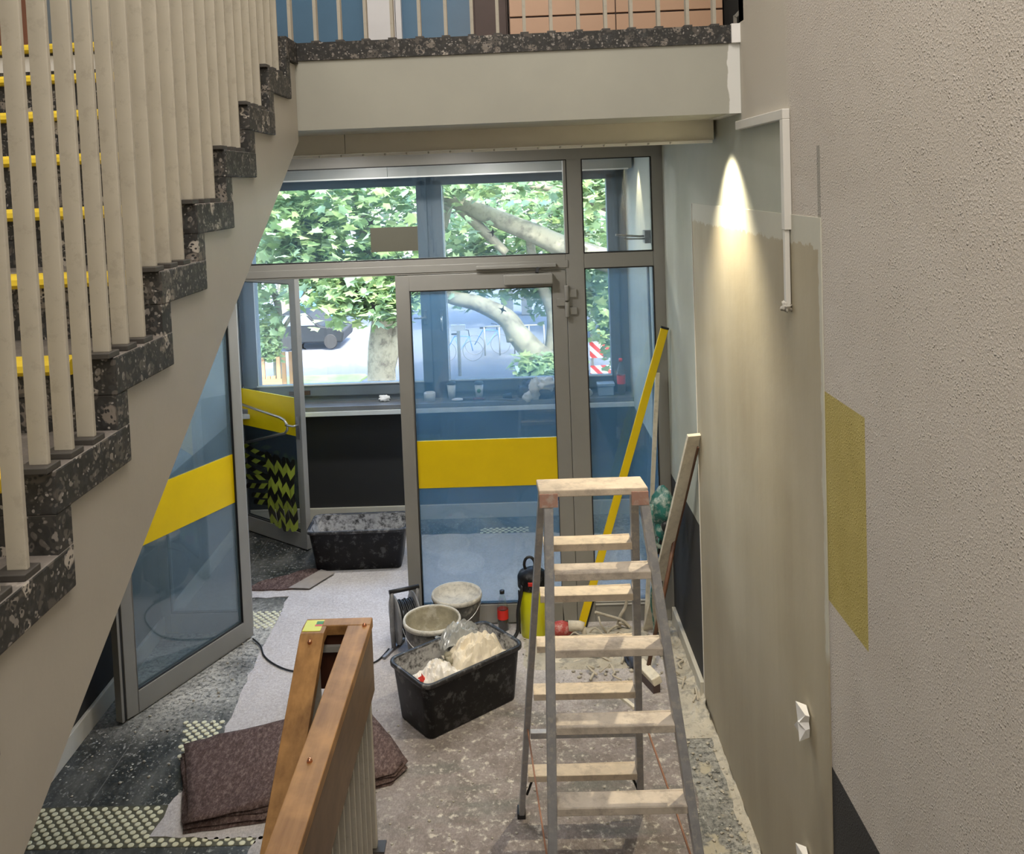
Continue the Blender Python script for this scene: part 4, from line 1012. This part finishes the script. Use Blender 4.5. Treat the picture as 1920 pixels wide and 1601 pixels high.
tagd(MB().bar((.45, 5.22, .012), (.59, 4.975, .012), .022, .018, (1, .3, 0)).build('wood_batten', M_BATTEN, bevel=.002), 'short pale wooden batten on the floor between the ladder legs', 'batten')
tagd(MB().lathe((.625, 5.42, .055), [(.018, -.02), (.05, -.02), (.05, .02), (.018, .02), (.018, -.02)], 20, axis=(1, .4, .1), cap0=False, cap1=False).build('tape_roll', paint('slate_blue', (.06, .08, .13), .5, .2)), 'small slate blue tape roll standing behind the ladder treads', 'tape roll')

# ------------------------------------------------------------------ wall fittings
cd = thing('cable_trunking', 'white trunking running along and down the right wall to a torn end', 'trunking', (.98, 3.5, 3.2))
MB().box(.972, .999, 3.255, 3.93, 3.185, 3.222).build('horizontal_run', M_CONDUIT, cd, bevel=.003)
MB().box(.972, .999, 3.255, 3.292, 2.79, 3.186).build('vertical_run', M_CONDUIT, cd, bevel=.003)
MB().box(.974, .992, 3.262, 3.288, 2.52, 2.792).build('lower_run', M_CONDUIT, cd, bevel=.003)
MB().blob((.978, 3.275, 2.512), (.016, .022, .018), 5, .7, 2.5).build('torn_end', M_PLCRUST, cd)
def paperflag(y, z, label, s=1):
    t = MB()
    P = [(-.035, .02), (-.015, .072), (.03, .045), (.018, .012), (.03, -.01), (.022, -.055), (-.01, -.062), (-.038, -.03), (-.03, -.004)]
    V = [(.989, y, z)] + [(.972 - .02 * (i % 2), y - u * s, z + v * s) for i, (u, v) in enumerate(P)] + [(.989, y - u * s * .8, z + v * s * .8) for u, v in P]
    n = len(P); F = [(0, 1 + i, 1 + (i + 1) % n) for i in range(n)] + [(1 + i, 1 + n + i, 1 + n + (i + 1) % n, 1 + (i + 1) % n) for i in range(n)]
    V[0] = (.955, y + .004, z + .005)
    t.add(V, F); return tagd(t.build('paper_cover', M_SOCKET), label, 'paper cover', 'paper covers on the plaster panel')
paperflag(3.165, 1.03, 'crumpled white paper cover stuck on the fresh plaster panel')
paperflag(3.20, .475, 'lower white paper cover on the plaster panel at the frame bottom')
# window opener rod in the lobby
wo = thing('window_opener', 'grey window opener rod and lever on the lobby right wall', 'window opener', (.95, 6.6, 2.3))
MB().tube([(.965, 6.55, 2.45), (.97, 6.55, 1.9), (.975, 6.5, 1.35), (.965, 6.5, 1.05)], .011, 8).build('rod', M_FRAME, wo)
MB().tube([(.72, 6.35, 2.60), (.90, 6.42, 2.58), (.98, 6.45, 2.58)], .008, 8).tube([(.78, 6.35, 2.57), (.98, 6.43, 2.56)], .006, 8).build('lever', M_FRAME, wo)
MB().box(.93, .999, 6.40, 6.5, 2.53, 2.62).box(.94, .999, 6.52, 6.58, 2.40, 2.47).build('bracket', M_GREYPL, wo, bevel=.003)

# ------------------------------------------------------------------ things on the window sill (top z = 1.098)
SZ = 1.0985
tr_ = MB().lathe((-.785, 7.9, SZ), [(.030, 0), (.050, 0), (.052, .07), (.046, .075), (.034, .072), (.030, 0)], 22, cap0=False, cap1=False)
tagd(tr_.build('tape_roll', M_CLOTHW), 'pale roll of tape on the window sill, left of the cups', 'tape roll')
def cup(x, y, label, logo):
    t = thing('paper_cup', label, 'cup', (x, y, SZ), 'paper cups on the window sill')
    MB().lathe((x, y, SZ), [(.029, 0), (.039, .135)], 20).build('cup_body', M_CUP, t)
    MB().lathe((x, y, SZ + .135), [(.042, 0), (.042, .010), (.038, .012), (.037, .022), (.01, .022)], 20).build('cup_lid', M_BLACK, t)
    if logo: MB().lathe((x, y - .0365, SZ + .08), [(.018, -.002), (.018, .002), (.001, .0025)], 16, axis=(0, -1, 0)).build('green_logo', M_GREENLOGO, t, label='round green mark')
cup(-.592, 7.93, 'plain paper cup with black lid, left of the two on the sill', False)
cup(-.347, 7.90, 'paper cup with round green mark and black lid on the sill', True)
tr = thing('trowel', 'small trowel with pale blade lying beside the left cup on the sill', 'trowel', (-.5, 7.86, SZ))
MB().blob((-.535, 7.86, SZ + .012), (.055, .035, .012), 2, .1).build('blade', M_CLOTHW, tr); MB().tube([(-.49, 7.85, SZ + .014), (-.40, 7.83, SZ + .014)], .008, 8).build('handle', M_BLACK, tr)
tagd(MB().tube([(-.40, 7.845, SZ + .013), (-.36, 7.84, SZ + .016), (-.30, 7.84, SZ + .014)], [.011, .013, .010], 10).build('cutter_knife', paint('maroon_plastic', (.16, .05, .06), .5, .1)), 'small maroon cutter knife on the sill edge before the green-marked cup', 'knife')
tagd(MB().bar((-.29, 7.86, SZ + .006), (-.02, 7.80, SZ + .008), .02, .008, (0, 1, 0)).build('steel_ruler', M_CHROME), 'thin steel strip lying on the sill beside the knife', 'ruler')
jk = thing('jacket', 'dark jacket bundled with a white rag at the right of the sill', 'clothing', (.15, 7.88, SZ))
MB().blob((.10, 7.90, SZ + .06), (.11, .07, .085), 7, .5, 1.8, 26, 16).blob((.22, 7.88, SZ + .05), (.10, .07, .06), 3, .4, 1.8, 22, 14).build('jacket_body', M_CLOTHD, jk)
MB().tube([(-.06, 7.88, SZ + .03), (-.14, 7.88, SZ + .022)], [.026, .016], 10).build('sleeve', M_CLOTHD, jk)
MB().blob((.14, 7.84, SZ + .085), (.05, .045, .10), 12, .5, 2, 24, 16).blob((.24, 7.86, SZ + .12), (.085, .06, .06), 9, .6, 2.2, 24, 16).blob((.08, 7.82, SZ + .02), (.05, .03, .045), 14, .5, 2).build('white_rag', M_CLOTHW, jk, label='crumpled white rag')
bb = thing('plastic_box', 'pale blue lidded plastic box on the sill beside the cola bottle', 'box', (.77, 7.9, SZ))
MB().box(.70, .835, 7.86, 7.95, SZ, SZ + .085).build('box_body', M_BOXBL, bb, bevel=.008); MB().box(.69, .845, 7.85, 7.96, SZ + .085, SZ + .11).build('lid', M_BOXBL, bb, bevel=.006)
tagd(MB().blob((.61, 7.88, SZ + .03), (.035, .03, .035), 4, .5, 2).build('crumpled_rag', M_CLOTHW), 'small crumpled rag on the sill left of the plastic box', 'rag')
tagd(MB().blob((-1.196, 7.93, SZ + .025), (.045, .035, .028), 9, .7, 2.4).build('paper_wad', M_SOCKET), 'crumpled white paper wad on the sill seen through the doorway', 'paper')

# ------------------------------------------------------------------ outside: street and trees
GZ = -.25
struct('ground_pavement', MB().box(-30, 30, 8.3, 17.5, GZ - .1, GZ), M_PAVE)
struct('ground_road', MB().box(-40, 40, 17.5, 60, GZ - .12, GZ - .02), M_ROAD)
def building(x0, x1, y, h, label, col):
    t = thing('building', label, 'building', ((x0 + x1) / 2, y, GZ))
    MB().box(x0, x1, y, y + 6, GZ, h).build('facade', col, t)
    x = x0 + 1.5
    while x < x1 - 2:
        z = 1.2
        while z < h - 2: MB().box(x, x + 1.3, y - .05, y + .02, z, z + 1.6).build('window', M_PALEG, t); z += 3
        x += 3.2
building(-22, -7.2, 38, 9, 'pale building across the street at the left of the window view', M_PALEW)
building(-6.5, 14, 42, 10, 'wide pale building across the street behind the trees', M_PALEW)
gp = MB().prism(rough_poly([(-4.6, 12.6), (-2.9, 12.8), (-2.6, 15.5), (-5, 15.5)], .2, .05, 1), GZ, GZ + .03)
tagd(gp.build('grass_patch', M_GRASS), 'patch of dry grass beside the wooden tree guard outside', 'grass')['kind'] = 'stuff'

def limb(mb, P, r0, r1, seg=10):
    P = smooth_path(P, 5); n = len(P); mb.tube(P, [r0 + (r1 - r0) * i / (n - 1) for i in range(n)], seg)
def leaves(mb, n, region, seed, s0, s1):
    rr3 = random.Random(seed)
    for _ in range(n):
        c = Vector(region(rr3)); s = rr3.uniform(s0, s1); q = Matrix.Rotation(rr3.uniform(0, 2 * pi), 3, 'Z') @ Matrix.Rotation(rr3.uniform(-.9, 1.2), 3, 'X') @ Matrix.Rotation(rr3.uniform(0, 6.28), 3, 'Z')
        pts = [(0, -.5), (.28, -.3), (.55, -.15), (.33, .08), (.42, .42), (.14, .25), (0, .6), (-.14, .25), (-.42, .42), (-.33, .08), (-.55, -.15), (-.28, -.3)]
        mb.add([c + q @ Vector((u * s, v * s, .06 * s * (1 - 4 * abs(u)))) for u, v in pts], [tuple(range(12))], 0, False)
def clump(cs):
    def f(r):
        x, y, z, rx, ry, rz = r.choice(cs)
        return (x + r.gauss(0, .52) * rx, y + r.gauss(0, .5) * ry, z + max(-1.3, min(1.4, r.gauss(0, .52))) * rz)
    return f
def tree(label, base, limbs, cl, n, seed, s0, s1, mat):
    t = thing('plane_tree', label, 'tree', (*base, GZ), 'trees outside the window')
    mb = MB()
    for P, a_, b2 in limbs: limb(mb, P, a_, b2)
    mb.build('trunk_and_branches', M_BARK, t)
    lf = MB(); leaves(lf, n, clump(cl), seed, s0, s1); lf.build('foliage', mat, t, fix=False)
    return t
tree('stout mottled plane tree trunk seen through the open doorway', (-2.0, 13.2), [
    ([(-2.02, 13.2, GZ), (-2.0, 13.2, .6), (-1.96, 13.2, 1.15), (-2.15, 13.3, 2.0), (-2.3, 13.4, 3.2)], .23, .10),
    ([(-1.98, 13.2, .15), (-1.82, 13.2, .65), (-1.62, 13.2, 1.2), (-1.2, 13.3, 1.9), (-.9, 13.3, 2.8)], .13, .07)],
    [(-2.6, 12.6, 2.9, 1.3, .8, .8), (-1.6, 12.8, 2.2, .9, .8, .75), (-3.3, 12.6, 2.6, .8, .8, .7), (-2.9, 12.8, 2.2, .5, .5, .6), (-2.2, 13, 1.75, .9, .6, .4), (-1.9, 13, 3.3, 2, .8, .5), (-2.35, 12.4, 1.55, .5, .3, .35), (-1.75, 12.4, 1.45, .35, .3, .3), (-2.9, 12.8, 2.1, .5, .5, .5)], 5200, 5, .10, .22, M_LEAF)
tree('leaning plane tree with thick crossing limbs at the right of the window view', (.7, 13.0), [
    ([(.9, 13, GZ), (.55, 13, .22), (.25, 13, .52), (.02, 13, .80), (-.15, 13, 1.05), (-.55, 13, 1.27), (-1.0, 13, 1.40), (-1.5, 13.1, 1.75)], .23, .07),
    ([(-.1, 13, 1.0), (-.02, 13, .72)], .10, .13),
    ([(1.6, 12.6, 1.75), (.75, 12.7, 2.05), (.3, 12.8, 2.26), (-.25, 12.9, 2.50), (-.8, 13, 2.75), (-1.3, 13.1, 2.95)], .17, .10),
    ([(-.75, 13, 2.68), (-.45, 13, 2.35), (-.1, 13, 1.98)], .09, .06),
    ([(.45, 13.3, .2), (.55, 13.3, 1.0), (.3, 13.3, 1.7), (.25, 13.3, 2.3)], .11, .06),
    ([(1.5, 13, 2.55), (.6, 13, 2.88), (-.3, 13, 3.0)], .09, .05)],
    [(.9, 13.9, 2.6, 1.3, .5, .5), (-.5, 13.8, 2.2, .9, .5, .5), (.2, 13.8, 1.7, 1.0, .5, .35), (1.5, 13.4, 1.7, .5, .6, .9), (-.6, 12.4, 3.0, 1.4, .3, .22), (1.3, 12.3, 2.9, .8, .3, .3), (.45, 12.5, .42, .4, .2, .14), (1.45, 13, .9, .3, .4, .5), (.1, 14, 1.75, 1.2, .4, .45), (-.75, 14, 1.55, .5, .4, .4), (.6, 14, 1.3, .5, .3, .4)], 5200, 6, .09, .19, M_LEAF)
tree('slim young tree rising out of the wooden tree guard', (-3.55, 13.4), [
    ([(-3.6, 13.4, GZ), (-3.6, 13.4, .6), (-3.55, 13.4, 1.3), (-3.75, 13.4, 2.0), (-3.6, 13.4, 3.0)], .07, .04), ([(-3.58, 13.4, .8), (-3.3, 13.4, 1.2), (-3.05, 13.4, 1.6)], .035, .02)],
    [(-3.75, 13.2, 1.9, .3, .3, .5), (-3.7, 13.2, 1.2, .22, .2, .5), (-3.5, 13.2, 2.7, .6, .4, .5), (-3.62, 13.1, .72, .14, .1, .2)], 800, 8, .09, .18, M_LEAF)
tree('light green tree across the street, left of the view', (-5.2, 20), [([(-5.2, 20, GZ), (-5.1, 20, 2), (-5.0, 20, 4)], .16, .08)],
    [(-5.0, 20, 3.2, 1.5, 1, 1.3), (-3.6, 20, 3.4, 1.4, 1, .9)], 1800, 9, .18, .34, M_LEAF2)
tree('dense light green tree beyond the street, right of the view', (2.4, 19), [([(2.2, 19, GZ), (2.1, 19, 1.5), (1.9, 19, 3.5)], .2, .1)],
    [(1.4, 19, 2.3, 1.2, 1, 1.1), (0, 19.5, 2.7, 1.6, 1, .8), (-1.8, 20, 3.0, 1.6, 1, .8), (1.7, 18.5, 1.0, .5, .6, .8)], 3200, 10, .16, .30, M_LEAF2)
gd = thing('tree_guard', 'orange wooden slat tree guard at the lower left of the window view', 'tree guard', (-3.55, 13.3, GZ))
for i in range(4): MB().box(-3.74 + i * .075, -3.69 + i * .075, 13.02, 13.06, GZ, .30 + (.28 if i in (0, 3) else 0)).build('slat', M_STAKE, gd)
for i in range(3): MB().box(-3.74 + i * .11, -3.68 + i * .11, 13.75, 13.79, GZ, .52).build('slat', M_STAKE, gd)
MB().box(-3.76, -3.44, 13.0, 13.02, .18, .26).build('crossbar', M_STAKE, gd)

cr_ = CAR = thing('car', 'dark car parked across the road behind the doorway', 'car', (-3.9, 18.7, GZ))
MB().prism([(-4.5, GZ + .15), (-2.75, GZ + .15), (-2.7, GZ + .40), (-2.95, GZ + .50), (-3.3, GZ + .54), (-3.6, GZ + .82), (-4.25, GZ + .84), (-4.55, GZ + .55)], 18.0, 19.5, 'y').build('car_body', M_CAR, cr_, bevel=.04)
MB().prism([(-3.42, GZ + .56), (-3.64, GZ + .78), (-4.15, GZ + .80), (-4.35, GZ + .56)], 17.985, 18.0, 'y').build('side_window', M_WFRAME, cr_)
for x in (-4.15, -3.05): MB().lathe((x, 18.05, GZ + .18), [(.16, -.06), (.18, 0), (.16, .06)], 20, axis=(0, -1, 0)).build('wheel', M_SEAL, cr_)
CAR.scale = (.8, .8, .9); CAR.location.x -= .55
vn = thing('van', 'tall blue van parked across the road left of the dark car', 'van', (-4.7, 21, GZ))
MB().box(-5.45, -4.2, 20.6, 22.6, GZ + .3, GZ + 1.85).build('van_body', M_VAN, vn, bevel=.05); MB().box(-5.3, -4.4, 20.58, 20.6, GZ + 1.2, GZ + 1.65).build('van_window', M_WFRAME, vn)
for x in (-5.2, -4.45): MB().lathe((x, 20.7, GZ + .3), [(.28, -.06), (.3, 0), (.28, .06)], 20, axis=(0, -1, 0)).build('wheel', M_SEAL, vn)
pt = thing('signpost', 'grey post with small box by the bicycles outside', 'post', (-.98, 15.2, GZ))
MB().tube([(-.98, 15.2, GZ), (-.98, 15.2, .62)], .03, 8).build('pole', M_FRAME, pt); MB().box(-1.1, -.86, 15.17, 15.23, .52, .62).build('sign', M_WFR, pt)
def bike(x, y, label):
    t = thing('bicycle', label, 'bicycle', (x, y, GZ), 'parked bicycles outside')
    for dx in (-.36, .36):
        MB().tube([(x + dx + .27 * cos(a_ * pi / 10), y, GZ + .29 + .27 * sin(a_ * pi / 10)) for a_ in range(21)], .010, 6, cap=False).build('wheel', M_GREYPL, t)
    MB().tube([(x - .36, y, GZ + .29), (x - .12, y, GZ + .70), (x + .28, y, GZ + .68), (x + .36, y, GZ + .29)], .014, 6).tube([(x - .12, y, GZ + .72), (x, y, GZ + .28), (x + .28, y, GZ + .68)], .013, 6).build('frame', M_VAN, t)
    MB().tube([(x + .28, y, GZ + .68), (x + .26, y, GZ + .85), (x + .12, y, GZ + .87)], .012, 6).build('handlebar', M_BLACK, t)
    MB().box(x - .2, x - .03, y - .04, y + .04, GZ + .74, GZ + .78).build('saddle', M_BLACK, t); t.scale = (.68, .68, .68)
bike(-1.05, 16.4, 'nearer parked bicycle behind the signpost outside'); bike(-.55, 17.0, 'farther parked bicycle beside the railing outside')
fn = thing('street_railing', 'low pale metal railing beside the street outside', 'railing', (0, 17, GZ))
for i in range(5): MB().tube([(-.6 + i * .28, 16.9 + i * .0, GZ), (-.6 + i * .28, 16.9, GZ + .55)], .015, 6).build('post', M_FRAME, fn)
MB().tube([(-.6, 16.9, GZ + .55), (.52, 16.9, GZ + .55)], .015, 6).build('rail', M_FRAME, fn)
M_RW = bpy.data.materials.new('red_white_stripe'); M_RW.use_nodes = True; k = N(M_RW.node_tree); X, Y, Z = k.xyz()[:3]
sv = k.math('GREATER_THAN', k.math('PINGPONG', k.math('ADD', k.math('ADD', X, Z), 20.0), .09), .045)
k.L(k.mix(sv, (.75, .06, .05), (.8, .8, .78)), M_RW.node_tree.nodes['Principled BSDF'].inputs['Base Color'])
bb2 = thing('road_barrier', 'red and white striped road barrier at the right edge of the window', 'barrier', (1.45, 14.6, GZ))
MB().box(1.18, 1.75, 14.58, 14.62, GZ + .35, GZ + .62).build('striped_board', M_RW, bb2); MB().box(1.18, 1.75, 14.58, 14.62, GZ + .05, GZ + .22).build('striped_board', M_RW, bb2)
for x in (1.2, 1.72): MB().box(x, x + .04, 14.62, 14.66, GZ, GZ + .9).build('post', M_FRAME, bb2)
MB().lathe((1.35, 14.6, GZ + .68), [(.07, 0), (.08, .08), (.04, .14)], 12).build('warning_lamp', M_YELLOW, bb2)
tagd(MB().box(-.35, -.05, 22.0, 22.3, GZ, GZ + .6).box(.15, .4, 22.0, 22.3, GZ, GZ + .5).build('waste_bins', M_GREYPL), 'two grey waste bins across the street', 'bins')
